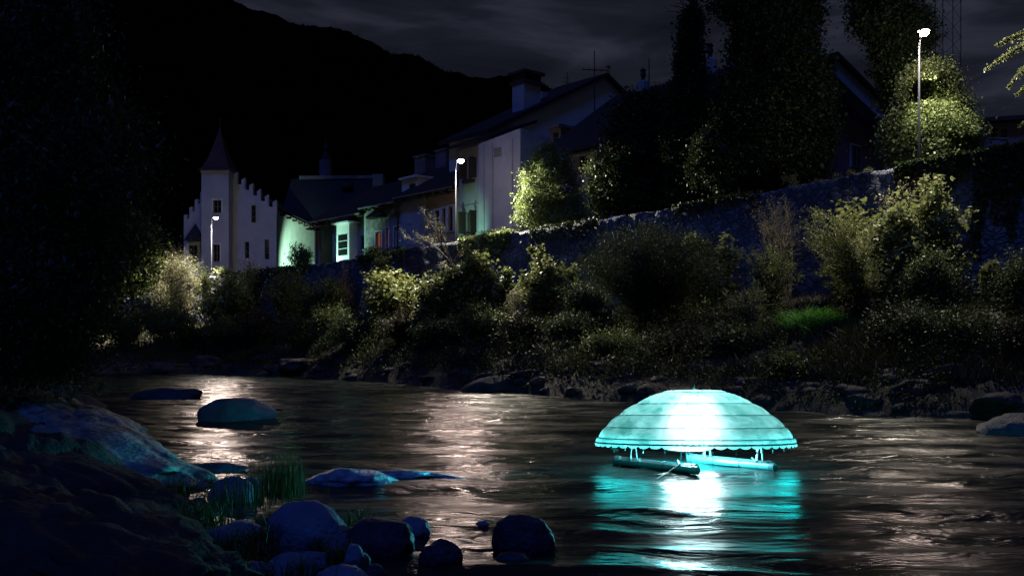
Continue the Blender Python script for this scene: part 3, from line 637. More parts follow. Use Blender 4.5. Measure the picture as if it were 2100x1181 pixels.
tp = W(1163, 195, 80); m = MB(); m.tube([tp, tp + [0, 0, 1.8]], .04, 5); m.tube([tp + [0, 0, .25], tp + [0, 0, .5], tp + [0, 0, .75]], [.06, .2, .05], 8)
for q in (1.0, 1.35): m.tube([tp + [-.25, 0, q], tp + [.25, 0, q]], .025, 4)
m.tube([tp + [0, 0, -2.5], tp], .05, 5); m.build('finial', M['woodlight'], h6)
# antennas on the dark roof
def antenna(px, ytop, ybot, Y, label, arms):
    b = W(px, ybot, Y); t = W(px, ytop, Y); o = empty('roof_antenna', b, label, 'antenna', 'antennas on the roofs')
    m = MB(); m.tube([b - [0, 0, .8], t], [.05, .03], 5); m.build('mast', M['dark'], o)
    for (py, x0, x1) in arms:
        m = MB(); p, q = W(x0, py, Y), W(x1, py + 2, Y); m.tube([p, q], .03, 4)
        for f in np.linspace(0, 1, 5): c = p + (q - p) * f; m.tube([c - [0, .35, 0], c + [0, .35, 0]], .02, 4)
        m.build('aerial', M['dark'], o)
antenna(1219, 105, 222, 66, 'tall television antenna with crossed aerials against the gable', [(143, 1196, 1246)])
antenna(1249, 134, 170, 80, 'short thin antenna just right of the gable peak', [(137, 1243, 1252)])
antenna(1331, 120, 175, 64, 'bare thin rod beside the capped round chimney', [])
# 7 dark-roofed house
h7 = empty('dark_roof_house', F5.pt(-20, -5, 7.2), 'dark steep roofed house with pale upper wall half hidden by trees', 'house')
aL7, aR7 = F5.hit(1128, 320)[0], -14.2; z7 = 13.5; op7 = [F5.rect(1190, 1205, 322, 343), F5.rect(1215, 1228, 315, 336)]
m = MB(); F5.wall(m, aL7, aR7, 7, z7, op7)
for aa in (aL7, aR7): m.poly([F5.pt(aa, 0, 7), F5.pt(aa, -12, 7), F5.pt(aa, -12, z7), F5.pt(aa, -6, 18), F5.pt(aa, 0, z7)])
m.build('wall', M['plaster_white'], h7)
m = MB(); x0, x1 = F5.hit(1163, 350)[0], F5.hit(1262, 350)[0]; zq = F5.hit(1197, 356)[1]; zq2 = F5.hit(1197, 322)[1]
F5.wall(m, x0, x1, zq, zq2 + .1, [op7[0], op7[1]], b=.03, dep=.03); m.build('painted_band', M['plaster_grey'], h7)
for o_ in op7: F5.window(h7, o_, nx=1, nz=1, surround=.14, fmat='white')
m = MB()
for (b0, b1) in ((1.0, -6), (-13, -6)):
    m.hexa([F5.pt(aL7 - .3, b0, z7 - .2), F5.pt(aR7 + .3, b0, z7 - .2), F5.pt(aR7 + .3, b1, 18.1), F5.pt(aL7 - .3, b1, 18.1)], [F5.pt(aL7 - .3, b0, z7), F5.pt(aR7 + .3, b0, z7), F5.pt(aR7 + .3, b1, 18.3), F5.pt(aL7 - .3, b1, 18.3)])
m.build('roof', M['tile'], h7)
def dormer(root, Fr, x0, x1, y0, y1, wx0, wx1, wy0, wy1, dep=3.0):
    a0, a1, z0, z1 = Fr.rect(x0, x1, y0, y1); op = Fr.rect(wx0, wx1, wy0, wy1); m = MB(); Fr.wall(m, a0, a1, z0 - .8, z1, [op])
    for aa in (a0, a1): m.poly([Fr.pt(aa, 0, z0 - .8), Fr.pt(aa, -dep, z0 - .8), Fr.pt(aa, -dep, z1), Fr.pt(aa, 0, z1)])
    Fr.box(m, a0 - .15, a1 + .15, -dep, .3, z1 + .002, z1 + .18); d_ = m.build('dormer', M['plaster_dark'], root); Fr.window(d_, op, nx=1, nz=2, sill=False, dep=.12)
dormer(h7, SF(6.6), 1129, 1150, 264, 300, 1134, 1145, 270, 296); dormer(h7, SF(9.3), 1268, 1284, 222, 255, 1272, 1281, 226, 248, 2.2)
def flue(px, yt, yb, Y, w_, lab=None):
    t, b = W(px, yt, Y), W(px, yb, Y); m = MB(); hh = t[2] - b[2]
    m.tube([b - [0, 0, 1.5], b + [0, 0, hh * .42], b + [0, 0, hh * .5]], [w_, w_, w_ * .55], 12); c_ = m.build('chimney', M['plaster_grey'], h7)
    m = MB(); m.tube([b + [0, 0, hh * .5], b + [0, 0, hh * .62]], w_ * .28, 8); m.tube([b + [0, 0, hh * .62], b + [0, 0, hh * .7], b + [0, 0, hh * .88]], [w_ * .3, w_ * .45, w_ * .35], 8)
    m.tube([b + [0, 0, hh * .9], b + [0, 0, hh]], [w_ * .55, w_ * .1], 8); m.build('cowl', M['dark'], c_)
flue(1319, 140, 192, 63, .42); flue(1456, 88, 152, 59.5, .45)
# 8 gable seen between the trees
G8 = SIDE(9.9); h8 = empty('end_house', G8.pt(11, -2, 7.2), 'dim gable end with pale rafter band seen between the ivy trees', 'house')
cR, cL, cp = 16.0, 5.5, 9.0; zR, zL_, zP = 14.3, 15.4, 16.7
m = MB(); m.prism([G8.pt(cL, 0, 7), G8.pt(cR - .4, 0, 7), G8.pt(cR - .4, 0, zR), G8.pt(cp, 0, zP), G8.pt(cL, 0, zL_)], U * 4); m.build('wall', M['plaster_dark'], h8)
m = MB()
m.hexa([G8.pt(cp, .9, zP - .9), G8.pt(cR, .9, zR - .9), G8.pt(cR, .003, zR - .9), G8.pt(cp, .003, zP - .9)], [G8.pt(cp, .9, zP - .02), G8.pt(cR, .9, zR - .02), G8.pt(cR, .003, zR - .02), G8.pt(cp, .003, zP - .02)]) ; m.build('barge_board', M['plaster'], h8)
m = MB()
for (p, zp, q, zq) in ((cp, zP, cR + .9, zR - .35), (cp, zP, cL - .8, zL_ - .5)):
    m.hexa([G8.pt(p, 1.1, zp), G8.pt(q, 1.1, zq), G8.pt(q, -4, zq), G8.pt(p, -4, zp)], [G8.pt(p, 1.1, zp + .25), G8.pt(q, 1.1, zq + .25), G8.pt(q, -4, zq + .25), G8.pt(p, -4, zp + .25)])
m.build('roof', M['tile'], h8)
op8 = G8.rect(1745, 1763, 300, 345); G8.window(h8, op8, dep=-.03, nx=2, nz=2, surround=.1, sill=False)
# 9 far right house
h9 = empty('far_house', W(2070, 300, 75), 'dim pinkish house with two small windows at the right edge', 'house')
F9 = Frame(W(2010, 300, 70), (0.96, -0.28, 0), (-.28, -.96, 0)); x0, x1, z0, z1 = F9.rect(2012, 2170, 250, 300); ops9 = [F9.rect(2033, 2046, 264, 282), F9.rect(2054, 2066, 265, 283)]
m = MB(); F9.wall(m, x0, x1, 7, z1, ops9); m.poly([F9.pt(x0, 0, 7), F9.pt(x0, -8, 7), F9.pt(x0, -8, z1), F9.pt(x0, 0, z1)]); m.build('wall', M['plaster_pink'], h9)
for o_ in ops9: F9.window(h9, o_, nx=2, nz=2)
m = MB(); m.prism([F9.pt(x0 - .4, .8, z1), F9.pt(x0 - .4, -4, z1 + 1.3), F9.pt(x0 - .4, -9, z1)], F9.e * (x1 - x0 + 1)); m.build('roof', M['tile'], h9)
# church spire far away
t_ = W(668, 268, 330); b_ = W(668, 330, 330); hs = empty('church_spire', b_, 'tiny faint church spire far off against the dark hill', 'church')
m = MB(); m.tube([b_ - [0, 0, 20], b_], 2.2, 8); m.build('belfry', M['plaster_dark'], hs)
m = MB(); z = t_[2] - b_[2]; m.tube([b_, b_ + [0, 0, z * .3], b_ + [0, 0, z * .38], b_ + [0, 0, z * .48], b_ + [0, 0, z * .6], t_], [1.9, .5, 1.0, .9, .25, .05], 10); m.build('onion_dome', M['tile'], hs)
# lattice mast far right
mo = empty('lattice_mast', W(1944, 250, 95), 'faint steel lattice mast behind the right street lamp', 'mast'); m = MB()
b_ = W(1944, 240, 95); H_ = 16
cs = [np.array([x, y, 0]) for x, y in ((-.85, -.85), (.85, -.85), (.85, .85), (-.85, .85))]
for c in cs: m.tube([b_ + c - [0, 0, 8], b_ + c + [0, 0, H_]], .04, 4)
for q in np.arange(-8, H_ - 1, 1.7):
    for i in range(4): m.tube([b_ + cs[i] + [0, 0, q], b_ + cs[(i + 1) % 4] + [0, 0, q + 1.7]], .022, 3, False)
m.build('lattice', M['dark'], mo)

# ================================================================== STREET LAMPS
def street_lamp(px, ybase, yhead, Y, label, power, first=[None]):
    b = W(px, ybase, Y); hz_ = W(px, yhead, Y)[2]
    o = empty('street_lamp', (b[0], b[1], b[2] - .6), label, 'street lamp', 'street lamps along the river wall')
    m = MB(); m.tube([b - [0, 0, .6], b - [0, 0, .25], (b[0], b[1], hz_ - .1)], [.065, .055, .034], 12); m.build('pole', M['pole'], o, smooth=True)
    m = MB(); m.tube([b - [0, 0, .6], b - [0, 0, .2]], .12, 12); m.build('base', M['pole'], o)
    out = -NR
    hc = np.array([b[0], b[1], hz_]); m = MB(); m.tube([hc - [0, 0, .12], hc + out * .12 + [0, 0, .02], hc + out * .3 + [0, 0, .04]], .03, 8); m.build('arm', M['pole'], o)
    hd = hc + out * .38 + np.array([0, 0, .05]); m = MB(); nv = 14; rings = [(.08, .10), (.22, .05), (.24, .0), (.20, -.015)]
    vs = [hd + np.array([r_ * math.cos(t), r_ * math.sin(t), z]) for r_, z in rings for t in np.linspace(0, 2 * math.pi, nv + 1)[:-1]]
    fs = [(i * nv + k, i * nv + (k + 1) % nv, (i + 1) * nv + (k + 1) % nv, (i + 1) * nv + k) for i in range(3) for k in range(nv)] + [tuple(range(nv)), tuple(range(3 * nv, 4 * nv))[::-1]]
    m.add(vs, fs); h = m.build('lamp_head', M['dark'], o)
    m = MB(); rr = [(.21, -.02), (.19, -.13), (.10, -.20)]
    vs = [hd + np.array([r_ * math.cos(t), r_ * math.sin(t), z]) for r_, z in rr for t in np.linspace(0, 2 * math.pi, nv + 1)[:-1]]
    fs = [(i * nv + k, i * nv + (k + 1) % nv, (i + 1) * nv + (k + 1) % nv, (i + 1) * nv + k) for i in range(2) for k in range(nv)] + [tuple(range(nv)), tuple(range(2 * nv, 3 * nv))[::-1]]
    m.add(vs, fs); m.build('lamp_glass', M['lamp'], h)
    lp = hd - np.array([0, 0, .36])
    warm = (1.0, 0.82, 0.82)
    pw = power
    light('POINT', 'lamp_glow', lp, 260 * pw['fill'], warm, o, shadow_soft_size=.12)
    for sgn, key in ((-1, 'up'), (1, 'down')):
        dv = U * sgn * .90 + NR * .15 + np.array([0, 0, -.42]); light('SPOT', 'lamp_lobe', lp, 5200 * pw[key], (1.0, .92, .74), o, aim=dv, spot_size=R(54), spot_blend=.7, shadow_soft_size=.12)
    light('SPOT', 'lamp_street_lobe', lp, 1500 * pw['street'], (1.0, .92, .74), o, aim=(-NR * .42 + np.array([0, 0, -.90])), spot_size=R(58), spot_blend=.8, shadow_soft_size=.12)
    dv = NR * .47 + np.array([0, 0, -.88]); light('SPOT', 'lamp_river_lobe', lp + NR * .55, 1500 * pw['bank'], (1.0, .92, .74), o, aim=dv, spot_size=R(84), spot_blend=1.0, shadow_soft_size=.12)
    dv = np.array(pw['aim']) - lp; light('SPOT', 'lamp_water_lobe', lp, pw['river'] * pw['wp'], (1.0, .74, .64), o, aim=dv, spot_size=R(pw['cone']), spot_blend=.9, shadow_soft_size=.22)
    return o
street_lamp(1885, 333, 62, 38.9, 'nearest and tallest street lamp at right beside the ivy bush', dict(fill=.5, up=.5, down=.03, bank=3.6, river=1.0, street=1.0, wp=560, aim=(6.4, 14, 0), cone=34))
street_lamp(935, 500, 328, 61.3, 'middle street lamp in front of the shuttered grey house', dict(fill=.16, up=4.6, down=.30, bank=10.0, river=1.0, street=.10, wp=1900, aim=(.3, 20, 0), cone=36))
street_lamp(434, 566, 446, 86.8, 'farthest small street lamp in front of the tower house', dict(fill=.45, up=.15, down=1.2, bank=34.0, river=1.0, street=.15, wp=2400, aim=(-4.5, 22, 0), cone=26))
def floodlight(s, d, z, aim, power, col, label, size=70):
    b = P(s, d, z); o = empty('floodlight', b, label, 'floodlight', 'small green facade lights'); m = MB(); m.tube([P(s, d, 7.2), b], .04, 6); m.build('stand', M['dark'], o)
    m = MB(); q = np.array(aim) / np.linalg.norm(aim); m.tube([b - q * .12, b + q * .02], [.06, .11], 10); h = m.build('housing', M['dark'], o)
    m = MB(); m.tube([b + q * .021, b + q * .03], .10, 10); m.build('lens', emis('green_lens', (.3, 1, .6), 3), h)
    light('SPOT', 'flood_beam', b + q * .08, power, col, o, aim=aim, spot_size=R(size), spot_blend=.6, shadow_soft_size=.08)
def sd_of(p): q = np.array([p[0], p[1], 0]) - P0; return float((q * U).sum()), float(-(q * NR).sum())
ta = FAS.pt(6, 0, 9.5); fp = W(705, 560, 97.2); fs_, fd_ = sd_of(fp); floodlight(fs_, fd_, 9.0, ta - P(fs_, fd_, 9.0), 6500, (.58, 1.0, .74), 'green floodlight behind the low houses facing the tower house side wall', 95)
tb = F5.pt(F5.hit(722, 500)[0], .5, 10.0); floodlight(51.0, 1.6, 7.6, tb - P(51.0, 1.6, 7.6), 1500, (.45, 1.0, .70), 'low green floodlight behind the wall facing the bay window', 58)
tc_ = F5.pt(F5.hit(975, 470)[0], .2, 9.6); floodlight(33.2, 1.6, 7.5, tc_ - P(33.2, 1.6, 7.5), 520, (.40, 1.0, .60), 'low green floodlight behind the wall facing the grey house', 58)
# ================================================================== PLANTS
def leaf_mesh(C, size, asp=0.55, up=0.5, droop=0.0, lobes=1, face=None):
    n = len(C); d = RNG.normal(size=(n, 3)); d[:, 2] -= droop; d /= np.linalg.norm(d, axis=1)[:, None]      # leaf axis
    nr = RNG.normal(size=(n, 3)) * (1 - up) + np.array([0, 0, 1.0]) * up * 1.6
    if face is not None: nr = nr + np.array(face) * 1.0
    b = np.cross(nr, d); b /= np.linalg.norm(b, axis=1)[:, None] + 1e-9; nn = np.cross(d, b)
    sz = size * np.exp(RNG.normal(size=n) * .34).clip(.4, 1.9)[:, None]; V = []; F = []
    angs = [0] if lobes == 1 else [-0.95, 0, 0.95]
    for j, a in enumerate(angs):
        dd = d * math.cos(a) + b * math.sin(a); bb = -d * math.sin(a) + b * math.cos(a); k = 1.0 if a == 0 else .82
        q = np.stack([C, C + dd * sz * .5 * k + bb * sz * asp * .5 * k + nn * sz * .10, C + dd * sz * k, C + dd * sz * .5 * k - bb * sz * asp * .5 * k + nn * sz * .10], 1)
        V.append(q)
    V = np.stack(V, 1).reshape(-1, 3); F = np.arange(len(V)).reshape(-1, 4)
    return V, F
def curve_pts(p0, p1, bend, n=6):
    t = np.linspace(0, 1, n)[:, None]; mid = (p0 + p1) / 2 + bend
    return (1 - t) ** 2 * p0 + 2 * t * (1 - t) * mid + t ** 2 * p1
def shrub(name, label, cat, base, h, rad, nb=14, nl=3000, leaf=.09, mt='leaf', stem='bark', lean=(0, 0, 0), spread=1.0, lobes=1, asp=.55, jit=.16, sub=3, start=.25,
          group=None, droop=0.0, thick=.02, upright=.6, tiers=0, up=.5, flat=.0):
    base = np.array(base, float); o = empty(name, base - [0, 0, .15], label, cat, group); tb = MB()
    if h > 1.3: thick = max(thick, .03)
    if h > 1.3 and lobes == 1: leaf *= .74; nl = int(nl * 1.75)
    if lobes == 3 and h > 1.3: jit *= 1.15; leaf *= 1.05; stem = 'twig'
    cs = []; ws = []
    for i in range(nb):
        a = RNG.uniform(0, 2 * math.pi); rr = rad * math.sqrt(RNG.uniform(0, 1)) * spread
        hh = h * (RNG.uniform(.70, 1.0) if upright else RNG.uniform(.35, 1)) * (1 - .35 * (rr / (rad + 1e-6)) ** 2)
        tip = base + np.array([rr * math.cos(a), rr * math.sin(a), hh]) + np.array(lean) * hh / h
        p0 = base + np.array([math.cos(a), math.sin(a), 0]) * rad * .12 * RNG.uniform(0, 1) - [0, 0, .15]
        bend = np.array([-math.cos(a), -math.sin(a), 0]) * rr * .25 + RNG.normal(size=3) * .06 * h + np.array([0, 0, h * .12 + droop * h * .3])
        pts = curve_pts(p0, tip, bend, 7)
        if droop: pts[-1, 2] -= droop * h * .25
        tb.tube(pts, list(np.linspace(thick, thick * .25, 7)), 4, False); cs.append(pts); ws.append(1.0)
        for k in range(sub):
            t = RNG.uniform(start, .92); j = int(t * 6); q = pts[j] + (pts[min(j + 1, 6)] - pts[j]) * (t * 6 - j)
            dv = RNG.normal(size=3); dv[2] = abs(dv[2]) * (.5 + upright) - droop; dv /= np.linalg.norm(dv); ln = h * RNG.uniform(.10, .26)
            sp = curve_pts(q, q + dv * ln, RNG.normal(size=3) * ln * .15, 7); tb.tube(sp[::2], list(np.linspace(thick * .45, thick * .15, 4)), 3, False); cs.append(sp); ws.append(.55)
    cs = np.array(cs); ws = np.array(ws); ws /= ws.sum()
    idx = RNG.choice(len(cs), nl, p=ws)
    main = ws[idx] > ws.min() * 1.5
    lo = np.where(main, start, .1); t = lo + (1 - lo) * RNG.uniform(0, 1, nl) ** .85
    if tiers: t = np.where(main, np.clip(np.round(t * tiers) / tiers + RNG.normal(size=nl) * .012, 0, 1), t)
    j = np.clip((t * 6).astype(int), 0, 5); f = (t * 6 - j)[:, None]; C = cs[idx, j] * (1 - f) + cs[idx, j + 1] * f
    jj = RNG.normal(size=(nl, 3)) * jit; jj[:, 2] *= (1 - flat); C = C + jj
    keep = vnoise(C * (1.1 / max(.25, rad * .35)), int(RNG.integers(1, 999))) > -.42
    C = C[keep]
    V, F = leaf_mesh(C, leaf, asp, up, droop, lobes)
    tb.build('stems', M[stem], o); mesh_np('foliage', V, F, M[mt], o)
    return o
def crown_pts(ells, n, clump=.35, per=26, shell=.75, seed=0):
    """leaf points in clumps near the surface of several ellipsoids: (cx,cy,cz,rx,ry,rz)"""
    E = np.array(ells, float); vol = (E[:, 3] * E[:, 5]) ** 1.0; k = RNG.choice(len(E), n // per, p=vol / vol.sum())
    d = RNG.normal(size=(len(k), 3)); d /= np.linalg.norm(d, axis=1)[:, None]
    r = shell + (1.04 - shell) * RNG.uniform(0, 1, len(k)) ** .6; r[RNG.uniform(size=len(k)) < .2] *= RNG.uniform(.5, 1)
    bump = 1 + .13 * fbm(d * 2.3 + k[:, None] * 3.1, 3, seed + 5)
    c = E[k, :3] + d * E[k, 3:] * (r * bump)[:, None]
    C = np.repeat(c, per, 0); C += RNG.normal(size=C.shape) * np.array([clump, clump, clump * .75]) * np.repeat(RNG.uniform(.5, 1.3, len(k)), per)[:, None]
    keep = vnoise(C * .9, seed + 77) > -.5
    return C[keep]
def tree(name, label, base, ells, n, leaf, mt, cat='tree', clump=.35, trunk_r=.25, top=None, limbs=8, asp=.7, droop=.2, group=None, shell=.75, seed=0, twigs=0, up=.3):
    base = np.array(base, float); o = empty(name, base, label, cat, group); E = np.array(ells, float)
    top = np.array(top if top is not None else [E[:, 0].mean(), E[:, 1].mean(), (E[:, 2] + E[:, 5] * .6).max()]); m = MB()
    pts = curve_pts(base, top, RNG.normal(size=3) * [.3, .3, 0], 8); m.tube(pts, list(np.linspace(trunk_r, trunk_r * .2, 8)), 9)
    for i in range(limbs):
        e = E[RNG.integers(len(E))]; j = RNG.integers(2, 6); d = RNG.normal(size=3); d /= np.linalg.norm(d); q = e[:3] + d * e[3:] * .8
        m.tube(curve_pts(pts[j], q, np.array([0, 0, .4]), 5), list(np.linspace(trunk_r * .35, trunk_r * .08, 5)), 5, False)
    m.build('trunk', M['bark'], o)
    V, F = leaf_mesh(crown_pts(ells, int(n * 1.5), clump, 26, shell, seed), leaf * .82, asp, up, droop); mesh_np('crown', V, F, M[mt], o)
    if twigs:
        m = MB()
        for i in range(twigs):
            e = E[-1]; d = RNG.normal(size=3); d[2] = abs(d[2]) * .5 + .1; d /= np.linalg.norm(d); q = e[:3] + d * e[3:] * .7; q2 = q + d * RNG.uniform(.5, 1.3)
            m.tube(curve_pts(q, q2, np.array([0, 0, .1]), 4), [.03, .02, .015, .01], 4, False)
            for k in range(3): dd = RNG.normal(size=3) * .25; m.tube([q + (q2 - q) * (.3 + .25 * k), q + (q2 - q) * (.3 + .25 * k) + dd], .01, 3, False)
        m.build('bare_twigs', M['bark'], o)
    return o
def col_ells(specs, d=2.5, ry=None):
    """specs: (px centre, py centre, half width px, half height px) at depth d behind the wall, s from first"""
    out = []
    for (px, py, hw, hh, Y) in specs:
        c = W(px, py, Y); out.append((c[0], c[1], c[2], hw / FPX * Y, (ry or hw / FPX * Y * .9), hh / FPX * Y))
    return out
# trees on the street -------------------------------------------------
Yt = P(s_at(1122, 2.6), 2.6)[1]
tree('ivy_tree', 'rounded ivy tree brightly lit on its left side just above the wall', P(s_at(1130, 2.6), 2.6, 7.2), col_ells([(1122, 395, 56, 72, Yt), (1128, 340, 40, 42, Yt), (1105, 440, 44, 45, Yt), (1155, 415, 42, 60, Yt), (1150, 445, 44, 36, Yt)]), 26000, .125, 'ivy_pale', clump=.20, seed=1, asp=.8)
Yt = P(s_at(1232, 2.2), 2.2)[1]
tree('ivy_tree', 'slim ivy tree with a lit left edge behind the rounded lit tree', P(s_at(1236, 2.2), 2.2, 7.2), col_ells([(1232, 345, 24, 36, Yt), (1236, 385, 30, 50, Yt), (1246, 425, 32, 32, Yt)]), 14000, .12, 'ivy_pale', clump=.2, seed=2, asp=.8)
Yt = P(s_at(1310, 3), 3)[1]
tree('ivy_tree', 'broad dark tree right of the pale upper house wall', P(s_at(1310, 3), 3, 7.2), col_ells([(1305, 300, 62, 100, Yt), (1330, 240, 46, 50, Yt), (1290, 380, 58, 70, Yt), (1345, 370, 50, 80, Yt), (1370, 260, 44, 70, Yt)]), 36000, .16, 'ivy', clump=.3, seed=3, asp=.8)
Yt = P(s_at(1415, 2.5), 2.5)[1]
tree('ivy_tree', 'narrow ivy covered pointed trunk with bare twigs on top', P(s_at(1415, 2.5), 2.5, 7.2), col_ells([(1415, 390, 44, 60, Yt), (1412, 300, 48, 80, Yt), (1410, 210, 42, 75, Yt), (1410, 150, 30, 60, Yt), (1416, 80, 20, 50, Yt), (1424, 30, 14, 34, Yt)]), 34000, .14, 'ivy', clump=.22, seed=4, twigs=16, asp=.8)
Yt = P(s_at(1600, 2.8), 2.8)[1]
tree('ivy_tree', 'huge dark ivy clad tree reaching the top edge of the picture', P(s_at(1600, 2.8), 2.8, 7.2), col_ells([(1590, 330, 105, 75, Yt), (1600, 240, 108, 100, Yt), (1590, 120, 88, 100, Yt), (1592, 10, 84, 110, Yt), (1520, 250, 60, 100, Yt), (1660, 190, 42, 60, Yt), (1600, -80, 70, 80, Yt), (1480, 330, 60, 70, Yt), (1500, 10, 46, 18, Yt)]), 90000, .15, 'ivy', clump=.28, seed=5, asp=.8, trunk_r=.4)
Yt = 44.0
tree('ivy_tree', 'tall dark leaning ivy tree left behind the right street lamp', W(1870, 330, Yt) * [1, 1, 0] + [0, 0, 7.2], col_ells([(1800, 30, 50, 70, Yt), (1795, -60, 60, 70, Yt), (1835, 110, 46, 60, Yt), (1870, 180, 60, 70, Yt), (1850, 60, 60, 60, Yt)]), 36000, .13, 'ivy', clump=.25, seed=6, asp=.8, trunk_r=.3)
Yt = 41.2
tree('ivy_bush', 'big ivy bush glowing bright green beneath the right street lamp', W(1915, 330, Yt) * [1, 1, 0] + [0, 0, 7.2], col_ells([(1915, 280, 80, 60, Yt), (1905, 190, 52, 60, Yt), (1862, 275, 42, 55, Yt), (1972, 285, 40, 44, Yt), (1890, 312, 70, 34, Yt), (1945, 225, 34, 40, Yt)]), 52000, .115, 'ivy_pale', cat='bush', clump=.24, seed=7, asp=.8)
# branch reaching in at the right edge (its tree stands outside the frame)
bo = empty('overhanging_branch', W(2230, 180, 36.5), 'lit leafy branch hanging into the picture at the top right', 'branch'); m = MB(); cs = []
for (x1, y1, x0, y0) in ((2023, 142, 2110, 92), (2068, 178, 2105, 120), (2045, 92, 2110, 85), (2085, 195, 2130, 150), (2090, 260, 2160, 210)):
    p, q = W(x0 + 60, y0 - 30, 36.5), W(x1, y1, 36.2); c = curve_pts(p, q, np.array([0, 0, .25]), 8); m.tube(c, list(np.linspace(.04, .008, 8)), 5, False); cs.append(c)
m.tube(curve_pts(W(2230, 180, 36.5), W(2140, 60, 36.5), np.array([.2, 0, .2]), 6), [.09, .08, .07, .06, .05, .04], 6, False); m.build('branch', M['bark'], bo)
cs = np.array(cs); k = RNG.integers(0, len(cs), 3800); t = RNG.uniform(0, 7, 3800); j = np.clip(t.astype(int), 0, 6); f = (t - j)[:, None]
C = cs[k, j] * (1 - f) + cs[k, j + 1] * f + RNG.normal(size=(3800, 3)) * .10 * np.clip((8.5 - t) / 7, .25, 1)[:, None]; V, F = leaf_mesh(C, .085, .6, .3, .6); mesh_np('foliage', V, F, M['bright'], bo)

# shrubs on the bank ---------------------------------------------------
def bank(px, t): return bank_at(px, t)
def H(b, py): return (CH + (HZ - py) / FPX * b[1] - b[2]) * 1.10            # height so the top reaches a pixel row
def S(label, px, t, pytop, halfpx, cat='shrub', name='bank_shrub', **k):
    b = bank(px, t); return shrub(name, label, cat, b, H(b, pytop) * (.93 if cat == 'sapling' or t > .78 else 1.06), halfpx / FPX * b[1], **k)
S('pale willowy shrub brightly lit at the far left end of the wall', 362, .62, 520, 58, nb=34, nl=15000, leaf=.16, mt='pale', stem='twig', jit=.34, asp=.3, sub=5)
S('narrow bright sapling just left of the far street lamp pole', 421, .78, 535, 20, name='sapling', cat='sapling', nb=7, nl=2600, leaf=.17, mt='bright', jit=.16, tiers=14, spread=.6)
S('dull olive shrub below the pale willowy shrub', 325, .40, 600, 60, nb=26, nl=9000, leaf=.15, mt='leaf', jit=.35)
S('leafy olive bush under the far street lamp', 470, .62, 582, 52, nb=24, nl=9000, leaf=.16, mt='maple', jit=.3, lobes=3)
S('soft round yellow green shrub poking above the wall by the tower house', 515, .92, 524, 26, nb=26, nl=6500, leaf=.12, mt='maple', jit=.2)
S('low dark bush in the shade right of the round yellow green shrub', 590, .7, 572, 58, nb=24, nl=9000, leaf=.15, mt='leaf', jit=.3)
S('dark loose shrub beneath the bay window', 672, .7, 570, 55, nb=24, nl=8500, leaf=.13, mt='leaf', jit=.3)
S('reddish brown twiggy shrub against the wall beneath the painted house', 705, .86, 548, 26, nb=16, nl=2500, leaf=.11, mt='redleaf', stem='twig', jit=.2)
S('upright tiered sapling with yellow green leaves below the painted house', 780, .82, 528, 22, name='sapling', cat='sapling', nb=6, nl=2600, leaf=.15, mt='maple', tiers=12, jit=.13, spread=.5)
S('broad lit bush with layered leaves under the frescoed house', 800, .60, 572, 55, nb=22, nl=9000, leaf=.15, mt='maple', jit=.24, lobes=3, tiers=9)
S('rusty leaved shrub beside the layered bush', 828, .8, 548, 22, nb=12, nl=1800, leaf=.13, mt='redleaf', jit=.18)
S('low grassy looking bush over the water left of centre', 740, .32, 645, 70, nb=30, nl=9000, leaf=.13, mt='willow', jit=.3)
S('dense maple bush catching light right below the middle street lamp', 962, .72, 528, 52, nb=22, nl=11000, leaf=.14, mt='maple', jit=.22, lobes=3)
S('smaller maple bush left of the dense maple bush', 905, .60, 578, 45, nb=20, nl=8000, leaf=.13, mt='maple', jit=.24, lobes=3)
S('thin upright sapling right of the dense maple bush', 1042, .80, 548, 16, name='sapling', cat='sapling', nb=6, nl=2000, leaf=.13, mt='leaf', tiers=12, jit=.10, lobes=3)
S('tall thin sapling with stacked leaf whorls below the rounded ivy tree', 1108, .84, 482, 13, name='sapling', cat='sapling', nb=4, nl=1900, leaf=.13, mt='maple', tiers=17, jit=.09, lobes=3, spread=.5)
S('leafy bush with pale flecks at the foot of the stacked whorl sapling', 1112, .70, 548, 46, nb=20, nl=8000, leaf=.12, mt='maple', jit=.2, lobes=3)
S('slender leafy sapling against the blue wall', 1158, .84, 500, 14, name='sapling', cat='sapling', nb=5, nl=1800, leaf=.12, mt='maple', tiers=14, jit=.09, lobes=3)
S('silvery small leaved shrub low between the two wall saplings', 1072, .60, 590, 28, nb=14, nl=3500, leaf=.08, mt='pale', jit=.15)
S('dim rounded shrub left of the big willow', 1200, .66, 585, 52, nb=22, nl=8500, leaf=.10, mt='willow', jit=.2)
b_ = bank(1345, .58)
shrub('willow_bush', 'huge soft feathery willow bush in the middle of the bank', 'bush', b_, H(b_, 470), 175 / FPX * b_[1], nb=110, nl=80000, leaf=.13, mt='willow', asp=.22, jit=.26, sub=6, droop=.15, upright=.3, start=.15)
S('yellowish maple sapling on the right shoulder of the big willow', 1424, .84, 462, 36, name='sapling', cat='sapling', nb=12, nl=4200, leaf=.13, mt='maple', lobes=3, jit=.18, tiers=9)
S('fresh bright green maple sapling standing upright against the dark wall', 1490, .80, 463, 16, name='sapling', cat='sapling', nb=5, nl=1500, leaf=.145, mt='bright', lobes=3, jit=.13, tiers=9, spread=.8, start=.1)
b_ = bank(1612, .93)
shrub('twiggy_bush', 'airy wispy twig bush with pinkish grey branches against the wall', 'bush', b_, H(b_, 402), 50 / FPX * b_[1], nb=18, nl=3400, leaf=.055, mt='pale', stem='twig', sub=7, jit=.08, start=.55, thick=.03, lean=(-.7, -.5, 0))
S('arching fine leaved shrub left of the grass patch', 1572, .72, 505, 62, nb=22, nl=9500, leaf=.075, mt='leaf', stem='twig', jit=.09, sub=5, lean=(.5, 0, 0), droop=.25)
